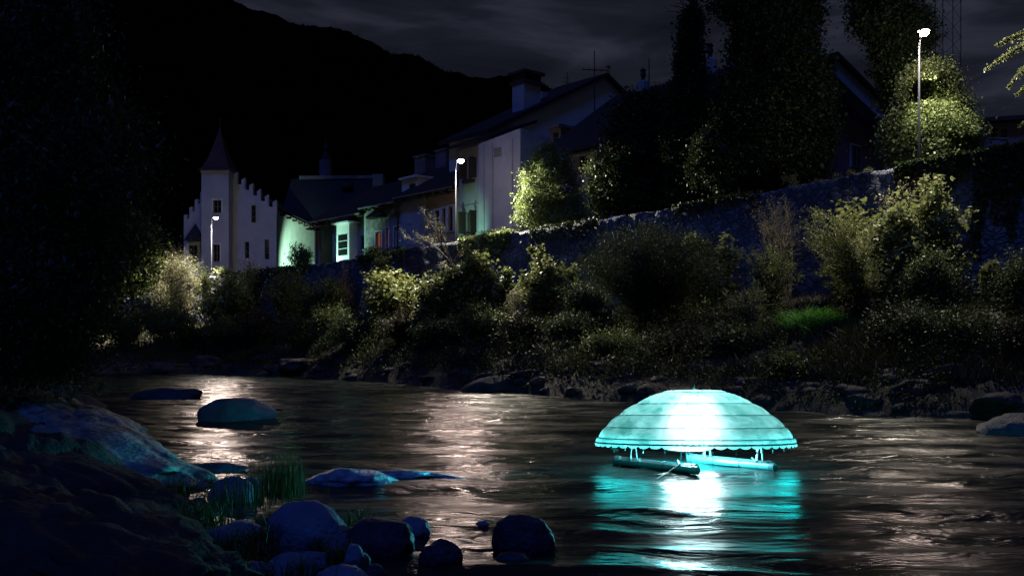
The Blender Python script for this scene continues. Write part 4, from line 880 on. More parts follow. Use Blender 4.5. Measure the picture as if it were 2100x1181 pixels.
S('brown stemmed tangle in front of the arching fine leaved shrub', 1540, .50, 590, 50, nb=26, nl=3000, leaf=.07, mt='leaf', stem='twig', jit=.1, sub=5, droop=.2)
S('leaning leafy sprays sweeping up left toward the wall', 1790, .66, 440, 62, nb=24, nl=13000, leaf=.075, mt='maple', jit=.10, sub=6, lean=(-2.2, 0, 0), droop=.1)
S('large leaved bush high against the wall right of the leaning sprays', 1752, .88, 402, 40, nb=16, nl=5200, leaf=.15, mt='maple', lobes=3, jit=.22, tiers=8)
S('loose lit bush with pale leaf undersides below the right lamp', 1838, .80, 425, 46, nb=18, nl=7500, leaf=.14, mt='bright', lobes=3, jit=.2, tiers=10)
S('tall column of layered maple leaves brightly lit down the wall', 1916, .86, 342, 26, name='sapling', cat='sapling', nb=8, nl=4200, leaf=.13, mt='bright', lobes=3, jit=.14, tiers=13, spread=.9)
S('dark leafy mass at the foot of the layered maple column', 1920, .66, 520, 52, nb=22, nl=9000, leaf=.11, mt='leaf', jit=.2)
S('wispy shrub crossing the wall top just left of the right lamp', 1862, .97, 338, 26, nb=14, nl=3400, leaf=.12, mt='pale', jit=.16, tiers=9)
S('lone thin sapling near the right edge with copper tip', 2030, .76, 522, 14, name='sapling', cat='sapling', nb=4, nl=700, leaf=.14, mt='maple', lobes=3, jit=.11, tiers=9)
S('dark bush filling the right edge of the bank', 2090, .7, 530, 50, nb=20, nl=8000, leaf=.10, mt='leaf', jit=.2)
S('short lit weeds below the lone thin sapling', 2030, .45, 640, 45, nb=30, nl=2600, leaf=.09, mt='pale', jit=.1, upright=.2, cat='weeds', name='weed_clump')
# lower dim row, mostly in shade
low = [(390, .28, 640, 60, 'shaded shrub over the far left water'), (455, .30, 650, 58, 'second shaded shrub from the left above the water'), (530, .34, 640, 60, 'shaded shrub below the low dark bush'),
       (612, .32, 650, 60, 'shaded shrub above the pale bank stones'), (680, .40, 630, 50, 'shaded shrub beneath the reddish brown one'), (830, .38, 640, 60, 'shaded shrub under the layered lit bush'),
       (905, .34, 655, 60, 'shaded shrub above the blue bank stone'), (990, .40, 630, 65, 'shaded shrub in front of the dense maple bush'), (1080, .36, 655, 65, 'shaded shrub behind the round grey midstream boulder'),
       (1170, .40, 650, 60, 'shaded shrub at the left foot of the big willow'), (1260, .26, 690, 70, 'shaded low shrub in front of the big willow'), (1390, .26, 690, 70, 'shaded low shrub right behind the glowing canopy'),
       (1500, .32, 680, 65, 'shaded shrub below the fresh green sapling'), (1620, .15, 742, 60, 'shaded low growth in front of the bright grass patch'), (1840, .42, 640, 50, 'shaded shrub right of the bright grass patch'),
       (1880, .36, 640, 70, 'shaded shrub below the dark leafy mass'), (1980, .34, 655, 65, 'shaded shrub left of the lit weeds'), (2090, .30, 680, 60, 'shaded shrub in the lower right of the bank')]
for i, (px, t, yt, hw, lab) in enumerate(low):
    S(lab, px, t, yt, hw, nb=26, nl=7000, leaf=.085 + .00002 * abs(px - 2000) * 2, mt=('willow', 'leaf', 'grass_dry')[i % 3], jit=.2, sub=4, upright=.3, group='shaded shrubs along the waterline')
# leaning twiggy tree in front of the middle lamp
b_ = bank(972, .80); o = empty('leaning_tree', b_, 'bare twiggy young tree leaning left across the wall below the middle lamp', 'tree'); m = MB(); Yb = b_[1]; cs = []
for (x0, y0, x1, y1, bx) in ((970, 612, 905, 500, 0), (930, 545, 852, 478, .3), (905, 500, 862, 430, .1), (925, 540, 962, 500, 0), (905, 500, 900, 455, .1), (940, 560, 900, 545, .1), (885, 515, 835, 488, .1), (925, 535, 905, 480, 0)):
    p, q = W(x0, y0, Yb), W(x1, y1, Yb + RNG.uniform(-.6, .6)); c = curve_pts(p, q, np.array([bx, 0, .1]), 8); m.tube(c, list(np.linspace(.05, .015, 8)), 5, False); cs.append(c)
    for k in range(4):
        j = RNG.integers(2, 8); dv = RNG.normal(size=3) * .45; dv[2] = abs(dv[2]); c2 = curve_pts(c[j], c[j] + dv, np.array([0, 0, .05]), 8); m.tube(c2[::2], .012, 3, False); cs.append(c2)
m.tube([b_ - [0, 0, .2], W(970, 612, Yb)], .06, 6, False); m.build('branches', M['twig'], o); cs = np.array(cs)
k = RNG.integers(0, len(cs), 1300); j = RNG.integers(3, 8, 1300); C = cs[k, j] + RNG.normal(size=(1300, 3)) * .08; V, F = leaf_mesh(C, .08, .6, .5); mesh_np('foliage', V, F, M['pale'], o)
# small growth on the wall top
def topplant(label, px, d, hpx, wpx, name='wall_plant', cat='plant', nl=500, mt='bright', **k):
    s = s_at(px, d); b = P(s, d, walltop(s) - .02); return shrub(name, label, cat, b, hpx / FPX * b[1], wpx / FPX * b[1], nb=k.pop('nb', 10), nl=nl, leaf=k.pop('leaf', .09), mt=mt, thick=.01, jit=k.pop('jit', .06), **k)
topplant('small bright bush on the wall top above the wispy twig bush', 1620, .3, 30, 16, nl=900)
topplant('tiny upright tuft on the wall top right of the small bright bush', 1716, .3, 16, 10, nl=260)
topplant('second tiny tuft on the wall top left of the right lamp', 1748, .3, 18, 9, nl=260)
topplant('third tiny tuft on the wall top nearest the right lamp', 1782, .3, 15, 9, nl=260)
topplant('low pale creeper on the wall top between the small bush and tufts', 1676, .3, 9, 16, nl=350)
topplant('bare fan of thin brown twigs on the wall top', 1514, .3, 26, 10, nl=20, mt='redleaf', stem='twig', nb=14)
topplant('red stemmed twigs behind the small bright bush', 1628, .5, 50, 10, nl=30, mt='redleaf', stem='twig', nb=7)
topplant('low yellow green plant on the wall top at the far street lamp', 455, .3, 16, 20, nl=1200, leaf=.14, jit=.14)
topplant('small olive shrub on the wall top beneath the painted house', 765, .4, 20, 22, nl=1600, leaf=.12, jit=.14, mt='leaf')
topplant('dark spiky shrub silhouetted against the green lit wall', 618, 1.2, 52, 30, nl=1900, leaf=.24, jit=.16, mt='darkleaf', nb=16, asp=.3)
topplant('low lit herbs on the wall top left of the rounded ivy tree', 1035, .3, 14, 26, nl=900, mt='maple')
topplant('leafy tuft on the wall top right of the middle lamp', 1000, .3, 14, 24, nl=1100, mt='ivy_pale')
topplant('lit leaves crowding the wall top right of the tall lamp', 1945, .3, 16, 40, nl=1500, mt='ivy_pale')
topplant('few lit leaves on the wall top near the right edge', 2085, .3, 10, 22, nl=400, mt='bright')
# ivy hanging over the wall face
def hang(label, s0, s1, drop, n, mt='ivy', leaf=.11):
    s = RNG.uniform(s0, s1, n); f = RNG.uniform(0, 1, n) ** 1.7; env = .35 + .65 * (fbm(np.stack([s * 1.7, s * 0, s * 0], -1), 3, 90) * .6 + .5).clip(0, 1.1)
    z = np.interp(s, WT_S, WT_Z) + .10 - drop * f * env; tz = (z - 1.2) / 7.2
    C = P0[None, :] + U[None, :] * s[:, None] + NR[None, :] * (.06 + RNG.uniform(0, .16, n) + (1 - tz.clip(0, 1)) * .45)[:, None]; C[:, 2] = z
    back = RNG.uniform(size=n) < (.25 if s1 > 3 else .06); C[back] -= NR * .35; C[back, 2] = np.interp(s[back], WT_S, WT_Z) + RNG.uniform(.02, .16, back.sum())
    o = empty('hanging_ivy', P((s0 + s1) / 2, 0, walltop((s0 + s1) / 2) - drop), label, 'ivy', 'ivy patches hanging over the wall')
    V, F = leaf_mesh(C, leaf, .8, .2, .3, face=NR); mesh_np('foliage', V, F, M[mt], o)
    m = MB()
    for q in np.arange(s0, s1, .5): zz = walltop(q); m.tube([P(q, -.08, zz), P(q + .1, -.2, zz - drop * .3), P(q - .05, -.28, zz - drop * .6)], .01, 3, False)
    m.build('stems', M['bark'], o)
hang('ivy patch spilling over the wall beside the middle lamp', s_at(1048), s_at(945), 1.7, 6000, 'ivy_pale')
hang('thin ivy fringe on the wall under the painted house', s_at(835), s_at(735), 1.2, 1500, 'ivy')
hang('ivy fringe over the wall under the tower house', s_at(640), s_at(470), 1.3, 1900, 'ivy', .14)
hang('sparse ivy on the wall below the rounded ivy tree', s_at(1230), s_at(1090), .9, 900, 'ivy')
hang('ivy fringe on the wall left of the small bright bush', s_at(1560), s_at(1380), .9, 800, 'ivy')
hang('ivy curtain on the wall under the right street lamp', s_at(1990), s_at(1840), 2.0, 3800, 'ivy')
hang('dark creeper hanging at the right end of the wall', s_at(2140), s_at(2000), 4.5, 4000, 'ivy')
# undergrowth as one mass
def blades(P_, hgt, wdt, mt, name, label, kind='stuff', parent=None, lean=.35, cat=None):
    n = len(P_); a = RNG.uniform(0, 2 * math.pi, n); h = hgt * RNG.uniform(.5, 1.25, n); sd = np.stack([np.cos(a), np.sin(a), a * 0], -1) * (wdt / 2); ln = RNG.normal(size=(n, 3)) * lean * h[:, None]; ln[:, 2] = 0
    up_ = np.stack([a * 0, a * 0, h], -1)
    m1 = P_ + up_ * .55 + ln * .3; t_ = P_ + up_ * .95 + ln
    V = np.stack([P_ - sd, P_ + sd, m1 + sd * .8, m1 - sd * .8, m1 - sd * .8, m1 + sd * .8, t_ + sd * .1, t_ - sd * .1], 1).reshape(-1, 3); F = np.arange(len(V)).reshape(-1, 4)
    o = mesh_np(name, V, F, M[mt], parent)
    if kind: tag(o, label, cat, kind=kind)
    return o
n = 90000; ka = 12 * RNG.uniform(0.02, .95, n) ** 1.0; t = RNG.uniform(.10, 1.0, n)
ex = np.interp(ka, range(13), EDGE[:, 0]); ey = np.interp(ka, range(13), EDGE[:, 1]); wx_ = np.interp(ka, range(13), WALLB[:, 0]); wy_ = np.interp(ka, range(13), WALLB[:, 1])
G_ = np.stack([ex + (wx_ - ex) * t, ey + (wy_ - ey) * t, bank_z(t) + .05], -1); keep = vnoise(G_ * .45, 88) > -.25; G_ = G_[keep]
blades(G_, .55, .035, 'grass_dry', 'bank_grass', 'dry dark grass and weeds covering the far bank')
n = 170000; ka = RNG.uniform(0.02, 11.4, n); t = RNG.uniform(-.02, .75, n) ** 1.0
ex = np.interp(ka, range(13), EDGE[:, 0]); ey = np.interp(ka, range(13), EDGE[:, 1]); wx_ = np.interp(ka, range(13), WALLB[:, 0]); wy_ = np.interp(ka, range(13), WALLB[:, 1])
G2 = np.stack([ex + (wx_ - ex) * t, ey + (wy_ - ey) * t, bank_z(np.maximum(t, 0))], -1); hm = (fbm(np.stack([G2[:, 0] * .55, G2[:, 1] * .55, G2[:, 0] * 0], -1), 3, 91) * .9 + .75).clip(0, 1.9); pq = 1050 + FPX * G2[:, 0] / G2[:, 1]; hm = np.where((pq > 1610) & (pq < 1770), hm * .3, hm)
G2[:, 2] += hm * RNG.uniform(0, 1, n) ** .6; G2 += RNG.normal(size=G2.shape) * .06; G2 = G2[(hm > .25) & (vnoise(G2 * 1.7, 93) > -.35)]
V, F = leaf_mesh(G2, .085, .5, .4); tag(mesh_np('ground_cover', V, F, M['cover']), 'leafy ground cover among the bank shrubs', kind='stuff')
# bright grass patch
b_ = bank(1690, .60); o = empty('grass_clump', b_, 'vivid green clump of long grass low on the far bank', 'grass clump'); n = 2600
bx = RNG.normal(size=(n, 3)) * [.62, .5, 0] + b_; bx[:, 2] = b_[2] - .05 + (bx[:, 1] - b_[1]) * .28; blades(bx, .62, .035, 'vivid', 'blades', None, None, o, .6)
#__RIVER__
# ================================================================== ROCKS
def ico(sub=4):
    bm = bmesh.new(); bmesh.ops.create_icosphere(bm, subdivisions=sub, radius=1); v = np.array([x.co[:] for x in bm.verts]); f = np.array([[q.index for q in x.verts] for x in bm.faces]); bm.free(); return v, f
ICO = {k: ico(k) for k in (2, 3, 4, 5)}
def rock(label, c, r, mt='rock', seed=0, rough=.16, facet=.085, sub=4, cat='boulder', name='boulder', group=None, pw=1.0, skew=(0, 0), rotz=0.0):
    v, f = ICO[sub]; v = v.copy(); d = 1 + rough * fbm(v * 1.1 + seed * 7.7, 3, seed) + .045 * fbm(v * 4.5 + seed, 3, seed + 3) + .016 * fbm(v * 13 + seed, 2, seed + 4)
    rs = np.random.default_rng(seed + 100)
    for k in range(7):                                             # planar facets worn into the stone
        q = rs.normal(size=3); q /= np.linalg.norm(q); dd = v @ q; lim = 1 - facet * rs.uniform(.6, 1.6); d = np.where(dd * d > lim, d * (lim / (dd * d + 1e-9)) ** .85, d)
    v = v * d[:, None]; v = np.sign(v) * np.abs(v) ** pw
    v[:, 0] += skew[0] * v[:, 2] ; ca, sa = math.cos(rotz), math.sin(rotz)
    v = v * np.array(r); v = np.stack([v[:, 0] * ca - v[:, 1] * sa, v[:, 0] * sa + v[:, 1] * ca, v[:, 2]], -1) + np.array(c)
    o = mesh_np(name, v, f, M[mt], loc=(c[0], c[1], c[2]), smooth=True); return tag(o, label, cat, group)
def wrock(label, x0, x1, yt, yb, mt='rock', seed=0, sink=.3, depth=.8, **k):
    """boulder standing in the water between pixel columns, top row and waterline row"""
    Yf = CH * FPX / (yb - HZ); wd = (x1 - x0) / FPX * Yf; Yc = Yf + wd * depth * .35; X = ((x0 + x1) / 2 - 1050) / FPX * Yc; zt = CH + (HZ - yt) / FPX * Yc
    rz = max(zt * (.62 + sink), .05); return rock(label, (X, Yc, zt - rz * .97), (wd / 2 * 1.03, wd / 2 * depth, rz), mt, seed, **k)
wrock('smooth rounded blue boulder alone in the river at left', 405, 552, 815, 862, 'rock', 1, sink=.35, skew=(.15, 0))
wrock('dim low flat boulder upstream of the lone rounded one', 275, 410, 795, 818, 'rock_wet', 2, sink=.35, skew=(.2, 0))
wrock('humped grey brown boulder at the foot of the far bank', 950, 1057, 773, 804, 'rock_warm', 3, sink=.35, skew=(.3, 0))
wrock('dark rounded boulder cut by the right edge', 2012, 2190, 846, 890, 'rock_wet', 4, sink=.35)
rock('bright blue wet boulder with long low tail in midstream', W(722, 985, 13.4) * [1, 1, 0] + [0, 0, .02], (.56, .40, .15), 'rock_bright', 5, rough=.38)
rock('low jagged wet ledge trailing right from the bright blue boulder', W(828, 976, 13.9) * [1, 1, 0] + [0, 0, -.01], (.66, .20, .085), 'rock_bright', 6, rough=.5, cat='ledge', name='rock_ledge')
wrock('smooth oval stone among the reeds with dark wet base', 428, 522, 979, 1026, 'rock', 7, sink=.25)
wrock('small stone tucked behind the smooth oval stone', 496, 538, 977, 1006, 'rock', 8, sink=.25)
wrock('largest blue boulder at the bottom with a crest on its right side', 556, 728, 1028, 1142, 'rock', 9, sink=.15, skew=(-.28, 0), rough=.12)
wrock('dark wet boulder right of the largest blue one', 700, 852, 1060, 1140, 'rock_wet', 10, sink=.2, skew=(-.1, 0))
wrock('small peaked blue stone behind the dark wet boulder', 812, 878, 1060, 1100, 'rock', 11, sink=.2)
wrock('pointed dark stone standing alone at bottom centre', 860, 946, 1107, 1163, 'rock_wet', 12, sink=.2, skew=(.25, 0))
wrock('large dark rounded boulder right of bottom centre', 1008, 1136, 1054, 1128, 'rock_wet', 13, sink=.2, skew=(-.2, 0))
wrock('low wet stone just below the large dark rounded boulder', 1012, 1085, 1131, 1152, 'rock_wet', 14, sink=.4)
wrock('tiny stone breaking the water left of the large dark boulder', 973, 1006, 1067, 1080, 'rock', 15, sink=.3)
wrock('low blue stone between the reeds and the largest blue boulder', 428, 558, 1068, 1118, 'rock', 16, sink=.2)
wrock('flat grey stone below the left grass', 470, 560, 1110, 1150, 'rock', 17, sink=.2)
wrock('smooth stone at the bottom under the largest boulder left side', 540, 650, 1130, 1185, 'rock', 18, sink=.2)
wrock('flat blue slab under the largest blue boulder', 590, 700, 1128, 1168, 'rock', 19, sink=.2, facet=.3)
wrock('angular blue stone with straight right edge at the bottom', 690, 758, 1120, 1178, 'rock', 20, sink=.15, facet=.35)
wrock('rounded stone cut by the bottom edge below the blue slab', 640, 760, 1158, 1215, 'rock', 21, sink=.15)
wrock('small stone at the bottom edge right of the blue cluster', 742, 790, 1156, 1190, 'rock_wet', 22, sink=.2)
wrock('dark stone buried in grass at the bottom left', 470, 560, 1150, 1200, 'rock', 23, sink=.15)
wrock('small wet stone right of the low jagged ledge reeds', 385, 428, 1022, 1046, 'rock_wet', 24, sink=.3)
rock('low mossy ledge reaching into the water from the left outcrop', W(395, 968, 14.6) * [1, 1, 0] + [0, 0, .0], (.62, .2, .09), 'rock_wet', 25, rough=.5, cat='ledge', name='rock_ledge')
wrock('low dark stone barely showing near the far bank', 1175, 1226, 788, 798, 'rock_warm', 26, sink=.4)
# left outcrop: big tilted slabs
def slab(label, A, B, th, wd, seed, mt='outcrop', rgh=.25):
    A, B = np.array(A), np.array(B); c = (A + B) / 2; d = B - A; ln = np.linalg.norm(d); d /= ln; s_ = np.cross(d, [0, 0, 1]); s_ /= np.linalg.norm(s_); n_ = np.cross(s_, d)
    v, f = ICO[5]; v = v.copy(); dd = 1 + rgh * fbm(v * 1.3 + seed, 4, seed) + .22 * np.abs(fbm(v * [1.5, 5, 6] + seed, 4, seed + 2)) + .05 * fbm(v * [6, 16, 16] + seed, 3, seed + 8); v = v * dd[:, None]; v = np.sign(v) * np.abs(v) ** .8
    q = c + v[:, :1] * d * ln / 2 + v[:, 1:2] * s_ * wd / 2 + v[:, 2:] * n_ * th / 2
    return tag(mesh_np('rock_outcrop', q, f, M[mt], loc=c, smooth=True), label, 'rock outcrop')
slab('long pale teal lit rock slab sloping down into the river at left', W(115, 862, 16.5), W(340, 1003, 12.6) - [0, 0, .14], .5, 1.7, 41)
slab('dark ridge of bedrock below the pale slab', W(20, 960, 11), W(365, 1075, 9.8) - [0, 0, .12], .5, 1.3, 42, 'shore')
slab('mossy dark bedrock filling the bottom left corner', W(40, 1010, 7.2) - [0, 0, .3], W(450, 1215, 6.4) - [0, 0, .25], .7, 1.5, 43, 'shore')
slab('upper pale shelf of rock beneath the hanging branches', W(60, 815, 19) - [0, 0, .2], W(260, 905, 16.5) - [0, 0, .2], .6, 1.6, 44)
# stones along the far waterline
fr = [(345, 'pale stone on the far left waterline'), (430, 'blocky stone below the shaded left shrub'), (545, 'long pale stone on the bank under the dark shrubs'), (590, 'tilted pale slab of rock above the far water'), (632, 'bluish block beside the tilted pale slab'), (720, 'low stone left of the humped boulder shore'), (880, 'blue tinted stone left of the humped boulder'), (1090, 'shore stone right of the humped boulder'), (1250, 'shore stone left behind the glowing canopy'), (1420, 'shore stone straight behind the glowing canopy'), (1560, 'shore stone right behind the glowing canopy'), (1680, 'shore stone below the bright grass clump'), (1790, 'grey shore stone right of the bright grass clump'), (1880, 'rough shore stone in the right shade'), (1960, 'pale veined shore stone at right'), (2040, 'shore stone next to the right edge boulder')]
for i, (px, lab) in enumerate(fr):
    b = bank_at(px, .03 + .07 * (i % 3)); s_ = RNG.uniform(.7, 1.25) * (1.25 if px < 700 else .7)
    rock(lab, b + [0, 0, .05], (s_ * 1.3, s_ * .7, s_ * .42), 'rock_warm', 60 + i, rough=.3, facet=.3, sub=4, cat='stone', name='shore_stone', group='stones along the far waterline', rotz=RNG.uniform(-.5, .5))
n = 220; v0, f0 = ICO[2]; Vs = []; Fs = []
for i in range(n):
    k = RNG.uniform(.3, 10.5); t = RNG.uniform(-.03, .2); b = bank_pt(k, t); s_ = RNG.uniform(.1, .42); v = v0 * (1 + .3 * fbm(v0 * 1.3 + i, 2, i))[:, None] * np.array([s_ * 1.4, s_, s_ * .6]); a = RNG.uniform(0, 6.28)
    v = np.stack([v[:, 0] * math.cos(a) - v[:, 1] * math.sin(a), v[:, 0] * math.sin(a) + v[:, 1] * math.cos(a), v[:, 2]], -1) + b; Fs.append(f0 + len(Vs) * len(v0)); Vs.append(v)
tag(mesh_np('shore_rubble', np.concatenate(Vs), np.concatenate(Fs), M['rock_warm'], smooth=True), 'loose rubble stones lining the far waterline', kind='stuff')
# near grass -----------------------------------------------------------
def tuft(label, px, py, Y, n, hgt, rad, mt='grass', wd=.007, lean=.3, name='grass_tuft'):
    b = W(px, py, Y); o = empty(name, b, label, 'grass tuft', 'grass tufts among the near rocks'); q = b + RNG.normal(size=(n, 3)) * [rad, rad * .6, .01]; blades(q, hgt, wd, mt, 'blades', None, None, o, lean); return o
tuft('tall straight reed clump standing in the shallow water', 578, 1022, 11.4, 420, .52, .16, wd=.006, lean=.08, name='reed_clump')
tuft('thin reeds left of the tall straight clump', 520, 1040, 11, 120, .42, .2, lean=.15)
tuft('feathery grass stems rising over the oval stone', 455, 1035, 10.6, 90, .42, .14, lean=.22)
tuft('broad bladed grass at the tip of the pale slab', 345, 1015, 11.8, 130, .24, .16, lean=.4, wd=.011)
tuft('dark grass clump left of the low blue stone', 415, 1080, 9.6, 240, .28, .16, lean=.4, wd=.009)
tuft('long green grass in front of the low blue stone', 500, 1150, 8.3, 320, .32, .14, lean=.35, wd=.008)
tuft('green blades in front of the low blue stone right side', 540, 1128, 8.6, 160, .26, .10, lean=.35, wd=.008)
tuft('bright green tuft growing between the blue slabs', 690, 1160, 8.0, 110, .19, .05, lean=.45, wd=.009)
tuft('small tuft in front of the largest blue boulder', 650, 1136, 8.4, 50, .16, .04, lean=.4)
tuft('wispy teal tuft behind the dark wet boulder', 735, 1078, 9.9, 110, .17, .09, lean=.3)
tuft('grass fringe along the bottom edge at left', 440, 1190, 7.4, 300, .22, .3, lean=.4, wd=.009)
tuft('grass on the crest of the bottom left bedrock', 300, 1110, 7.6, 150, .14, .3, lean=.5, wd=.008)
tuft('few grass blades at the very bottom left of centre', 610, 1185, 7.6, 90, .18, .1, lean=.4)
# big near tree at left -------------------------------------------------
def E_(px, py, hw, hh, Y): c = W(px, py, Y); return (c[0], c[1], c[2], hw / FPX * Y, hw / FPX * Y * .9, hh / FPX * Y)
tree('overhanging_tree', 'big dark drooping tree filling the left side of the picture', (-10.5, 18.0, 1.2), [E_(40, 150, 130, 190, 18), E_(90, 330, 150, 150, 18), E_(140, 440, 120, 130, 18.5), E_(50, 560, 150, 150, 18), E_(20, 680, 150, 110, 18.5), E_(-20, 30, 170, 190, 18), E_(200, 300, 70, 80, 19), E_(-90, 350, 160, 300, 19), E_(120, 700, 50, 60, 19), E_(215, 430, 50, 60, 19)], 150000, .13, 'darkleaf', clump=.34, trunk_r=.4, limbs=22, asp=.34, droop=.9, seed=31, shell=.6, up=.15)
tree('far_bank_tree', 'dim green tree catching light left of the pale willowy shrub', (-29.5, 79, 3), [E_(265, 500, 55, 50, 80), E_(220, 470, 60, 50, 80), E_(270, 550, 50, 50, 80), E_(205, 550, 60, 60, 80), E_(170, 620, 70, 70, 78)], 30000, .22, 'leaf', clump=.5, trunk_r=.25, seed=32, droop=.3)
S('reedy dark bush hanging over the left bank water', 250, .35, 640, 70, nb=26, nl=8000, leaf=.18, mt='willow', jit=.4)

# ================================================================== FLOATING UMBRELLA
UC = np.array([2.76, 15.08, 0.0])
um = empty('floating_parasol', UC, 'glowing turquoise domed parasol floating on pipe pontoons', 'parasol lamp')
PROF = [(0.0, 0.0), (.26, .012), (.50, .044), (.87, .21), (1.13, .38), (1.33, .56), (1.445, .72), (1.49, .79)]   # radius, drop from top
ZT = 1.155; TILT = R(3.6)
def uct(r, a, z, extra=0.0):
    x, y = r * math.cos(a), r * math.sin(a); z0 = z
    y2 = y * math.cos(TILT) + (z0 - .4) * math.sin(TILT) * .2; z2 = z0 - y * math.sin(TILT)      # front edge (y<0) raised
    return UC + np.array([x, y2, z2])
NSEG = 192; NP = 16
def canopy_mat():
    m = bpy.data.materials.new('turquoise_canopy_fabric'); m.use_nodes = True; t = m.node_tree; l = t.links.new; t.nodes.clear(); o = t.nodes.new('ShaderNodeOutputMaterial')
    tcn = t.nodes.new('ShaderNodeTexCoord'); v = t.nodes.new('ShaderNodeTexVoronoi'); v.distance = 'CHEBYCHEV'; mp_ = t.nodes.new('ShaderNodeMapping'); mp_.inputs['Scale'].default_value = (4, 4, 7); v.inputs['Scale'].default_value = 1.0
    l(tcn.outputs['Object'], mp_.inputs[0]); l(mp_.outputs[0], v.inputs['Vector']); sp = t.nodes.new('ShaderNodeSeparateColor'); l(v.outputs['Color'], sp.inputs[0])
    n = t.nodes.new('ShaderNodeTexNoise'); n.inputs['Scale'].default_value = 5; n.inputs['Detail'].default_value = 5; l(tcn.outputs['Object'], n.inputs['Vector'])
    mxx = t.nodes.new('ShaderNodeMath'); mxx.operation = 'MULTIPLY_ADD'; mxx.inputs[1].default_value = .45; l(sp.outputs[0], mxx.inputs[0]); l(n.outputs['Fac'], mxx.inputs[2])
    r = t.nodes.new('ShaderNodeValToRGB'); r.color_ramp.elements[0].position = .45; r.color_ramp.elements[1].position = .95
    r.color_ramp.elements[0].color = (.036, .125, .108, 1); r.color_ramp.elements[1].color = (.115, .235, .220, 1); l(mxx.outputs[0], r.inputs[0])
    tr = t.nodes.new('ShaderNodeBsdfTranslucent'); l(r.outputs[0], tr.inputs[0])
    rf = t.nodes.new('ShaderNodeBsdfRefraction'); rf.inputs['IOR'].default_value = 1.25; rf.inputs['Roughness'].default_value = 1.0; rf.inputs['Color'].default_value = (.9, .95, 1, 1)
    df = t.nodes.new('ShaderNodeBsdfDiffuse'); df.inputs[0].default_value = (.22, .5, .46, 1)
    a = t.nodes.new('ShaderNodeAddShader'); l(tr.outputs[0], a.inputs[0])
    mm = t.nodes.new('ShaderNodeMixShader'); mm.inputs[0].default_value = .12; bl = t.nodes.new('ShaderNodeBsdfDiffuse'); bl.inputs[0].default_value = (.04, .1, .1, 1)
    l(bl.outputs[0], mm.inputs[1]); l(rf.outputs[0], mm.inputs[2]); l(mm.outputs[0], a.inputs[1]); l(a.outputs[0], o.inputs[0]); return m
M['canopy'] = canopy_mat(); M['seam'] = mat('canopy_seam', (.05, .30, .28), .6, .1)
M['pvc'] = mat('pontoon_pipe', (.07, .17, .17), .35, .15, 4, spec=.5); M['pvc_dark'] = mat('dark_pontoon_pipe', (.045, .09, .10), .3, .2, 4)
vs = []; fs = []; rows_ = []
for b in range(len(PROF) - 1):
    (r0, d0), (r1, d1) = PROF[b], PROF[b + 1]; ns = 7
    for i in range(ns + (1 if b == len(PROF) - 2 else 0)):
        f = i / ns; r_ = r0 + (r1 - r0) * f; dd = d0 + (d1 - d0) * f; bul = .020 * math.sin(math.pi * f) ** .8 if b > 0 else 0.004
        nrm = np.array([d1 - d0, r1 - r0]); nrm /= np.linalg.norm(nrm); rows_.append((r_ + nrm[0] * bul, ZT - dd + nrm[1] * bul, dd))
for (r_, z, dd) in rows_:
    for k in range(NSEG):
        a = 2 * math.pi * k / NSEG; sc_ = abs(math.sin(NP / 2 * a)) ; rr = r_ * (1 - .012 * (1 - sc_) * (r_ / 1.49)); vs.append(uct(rr, a, z - .006 * (1 - sc_) * (r_ / 1.49)))
for i in range(len(rows_) - 1):
    for k in range(NSEG): fs.append((i * NSEG + k, i * NSEG + (k + 1) % NSEG, (i + 1) * NSEG + (k + 1) % NSEG, (i + 1) * NSEG + k))
cn = mesh_np('canopy', np.array(vs), np.array(fs), M['canopy'], um, smooth=True)
m = MB()
for b in range(2, len(PROF)):
    r_, d_ = PROF[b]; w_ = .0055 if b < len(PROF) - 1 else .013
    m.tube([uct(r_ + .004, 2 * math.pi * k / 96, ZT - d_) for k in range(97)], w_, 5, False)
sm = m.build('seams', M['seam'], cn)
for k in range(32):
    a = 2 * math.pi * (k + .5) / 32; m = MB(); m.tube([uct(r_ * .988, a, ZT - d_ - .012) for r_, d_ in PROF[1:]], .004, 5, False); m.build('rib', M['seam'], um)
# scalloped valance
vs = []; fs = []; NSC = 52; per = 10; nn_ = NSC * per
for k in range(nn_):
    a = 2 * math.pi * k / nn_; x = (k % per) / per; dp = .022 + .034 * math.sin(math.pi * x) ** .6
    vs += [uct(1.493, a, ZT - .79), uct(1.500, a, ZT - .79 - dp * .5), uct(1.497, a, ZT - .79 - dp)]
for k in range(nn_):
    q = (k + 1) % nn_
    for j in (0, 1): fs.append((3 * k + j, 3 * q + j, 3 * q + j + 1, 3 * k + j + 1))
mesh_np('valance', np.array(vs), np.array(fs), M['canopy'], um, smooth=True)
m = MB(); c = uct(0, 0, ZT); m.tube([c - [0, 0, .01], c + [0, 0, .012], c + [0, 0, .035], c + [0, 0, .05]], [.03, .018, .018, .004], 10); m.tube([c + [.0, 0, .03], c + [.012, 0, .055], c + [0, 0, .075]], .006, 6); m.build('finial', M['pvc'], um)
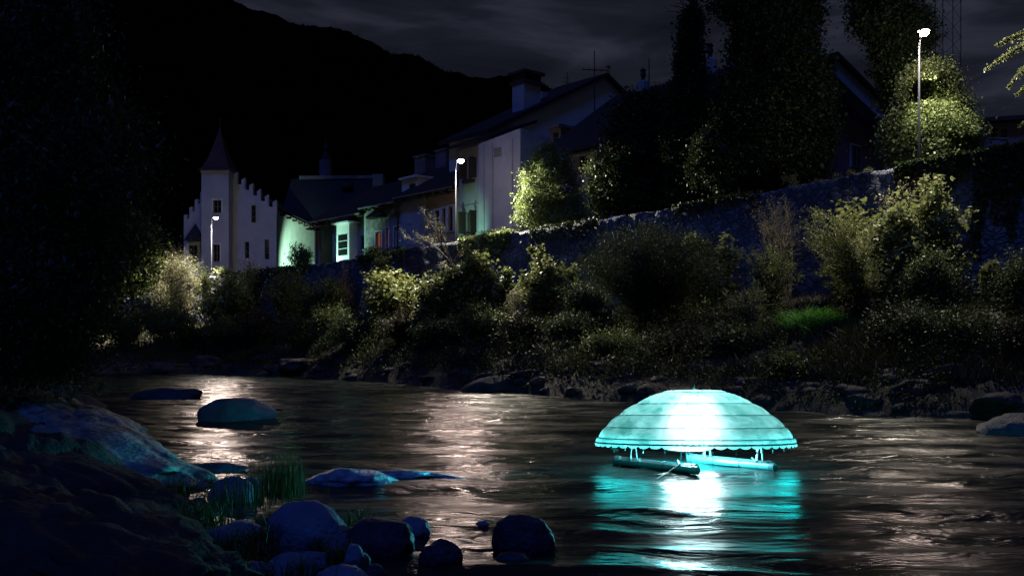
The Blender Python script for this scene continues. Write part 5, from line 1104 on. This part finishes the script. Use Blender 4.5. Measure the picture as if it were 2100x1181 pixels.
# pontoons
def ponto(A, B, side, dark, n, label):
    A, B = np.array(A), np.array(B)
    for i in range(n):
        off = side * (.15 * i); m = MB(); a, b = A + off, B + off * 1.02; dv = (b - a) / np.linalg.norm(b - a)
        if i == 1: b = b - dv * .10
        m.tube([a, b], .050, 16); pp = m.build('pontoon_pipe', M['pvc_dark' if dark else 'pvc'], um, smooth=False)
        for e, sg in ((a, -1), (b, 1)):
            m = MB(); m.tube([e - dv * .05 * sg, e + dv * .04 * sg], .060, 16); m.tube([e + dv * .04 * sg, e + dv * .055 * sg], [.05, .03], 16); m.build('end_cap', M['pvc_dark'], pp)
        for f in (.3, .62): c_ = a + (b - a) * f; m = MB(); m.tube([c_ - dv * .012, c_ + dv * .012], .054, 16); m.build('strap', M['dark'], pp)
    for f in (.18, .8):
        c_ = A + (B - A) * f + [0, 0, .062]; m = MB(); m.tube([c_ - side * .05, c_ + side * (.15 * n)], .014, 6); m.build('crossbar', M['metal'], um)
side = np.array([.12, .99, 0.0]); side /= np.linalg.norm(side)
LA, LB = (1.62, 15.30, .045), (2.62, 14.22, .045); RA, RB = (2.82, 15.70, .045), (3.83, 14.62, .045)
ponto(LA, LB, side, True, 3, ''); ponto(RA, RB, side, False, 3, '')
def leg(p, top, r_=.012):
    for dx in (-1, 1):
        m = MB(); t_ = np.array(top) + [dx * .015, 0, 0]; b_ = np.array(p) + np.array([.055 * dx, .03 * dx, 0]); m.tube([b_, t_], r_, 6); m.build('strut', M['metal'], um)
for (A, B, rr) in ((LA, LB, .009), (RA, RB, .016)):
    for f in (.22, .86):
        q = np.array(A) + (np.array(B) - np.array(A)) * f + side * .1 + [0, 0, .055]; leg(q, q + np.array([0, 0, .30]) , rr)
m = MB(); z_ = .385
hub = UC + [0, 0, .40]
for (A, B) in ((LA, LB), (RA, RB)):
    for f in (.22, .86): q = np.array(A) + (np.array(B) - np.array(A)) * f + side * .1 + [0, 0, .35]; m.tube([q, hub], .012, 6)
m.build('support_frame', M['metal'], um)
m = MB(); m.tube([hub - [0, 0, .05], UC + [0, 0, .5], UC + [0, 0, ZT - .01]], .016, 8); m.build('pole', M['metal'], um)
m = MB(); m.tube([np.array(LB) - [.25, -.1, -.05], np.array(LB) - [.42, .1, .02], np.array(LB) - [.62, .5, .05]], .006, 5); m.build('mooring_rope', M['woodlight'], um)
m = MB(); m.tube([UC + [0, 0, .44], UC + [0, 0, .50], UC + [0, 0, 1.0], UC + [0, 0, 1.04]], [.03, .055, .055, .03], 16); lt = m.build('light_tube', emis('light_tube_glass', (.62, .95, 1.0), 9), um)
for zz in (.55, .78, .98): light('POINT', 'parasol_lamp', UC + [0, 0, zz], 112, (.72, .97, 1.0), um, shadow_soft_size=.40)
light('POINT', 'added_lower_lamp', UC + [-.12, -.05, .20], 650, (.05, .80, .90), um, shadow_soft_size=.06)  # added cyan lamp, lights the water and the near rocks
m = MB(); m.tube([UC + [-.12, -.05, .255], UC + [-.12, -.05, .27]], .34, 24); m.build('added_lamp_blocker', M['metal'], um)  # added unseen disc, keeps the lower lamp's light off the canopy
for q, dv, e_ in (([-1.25, -.35, .27], [-1, -.19, -.035], 900), ([1.2, .1, .27], [1, -.05, -.12], 60)):  # added low spots that throw teal light onto bank and water
    q = UC + q; dv = np.array(dv) / np.linalg.norm(dv); m = MB(); m.tube([q - dv * .06, q], .03, 10); m.build('added_rim_lamp', M['dark'], um)
    light('SPOT', 'added_rim_beam', q + dv * .02, e_, (.05, .75, .85), um, aim=dv, spot_size=R(30), spot_blend=.8, shadow_soft_size=.04)
for k in range(13):                                                  # small lamps added under the front rim for teal streaks on the water
    a = R(-172 + 164 * k / 12); q = uct(1.40, a, .40); q[2] = .285; m = MB(); m.tube([q + [0, 0, .03], q + [0, 0, .07]], .008, 8); m.build('added_rim_lamp', M['dark'], um)
    light('POINT', 'added_rim_glow', q, 1.7, (0.0, .84, .86), um, shadow_soft_size=.14)
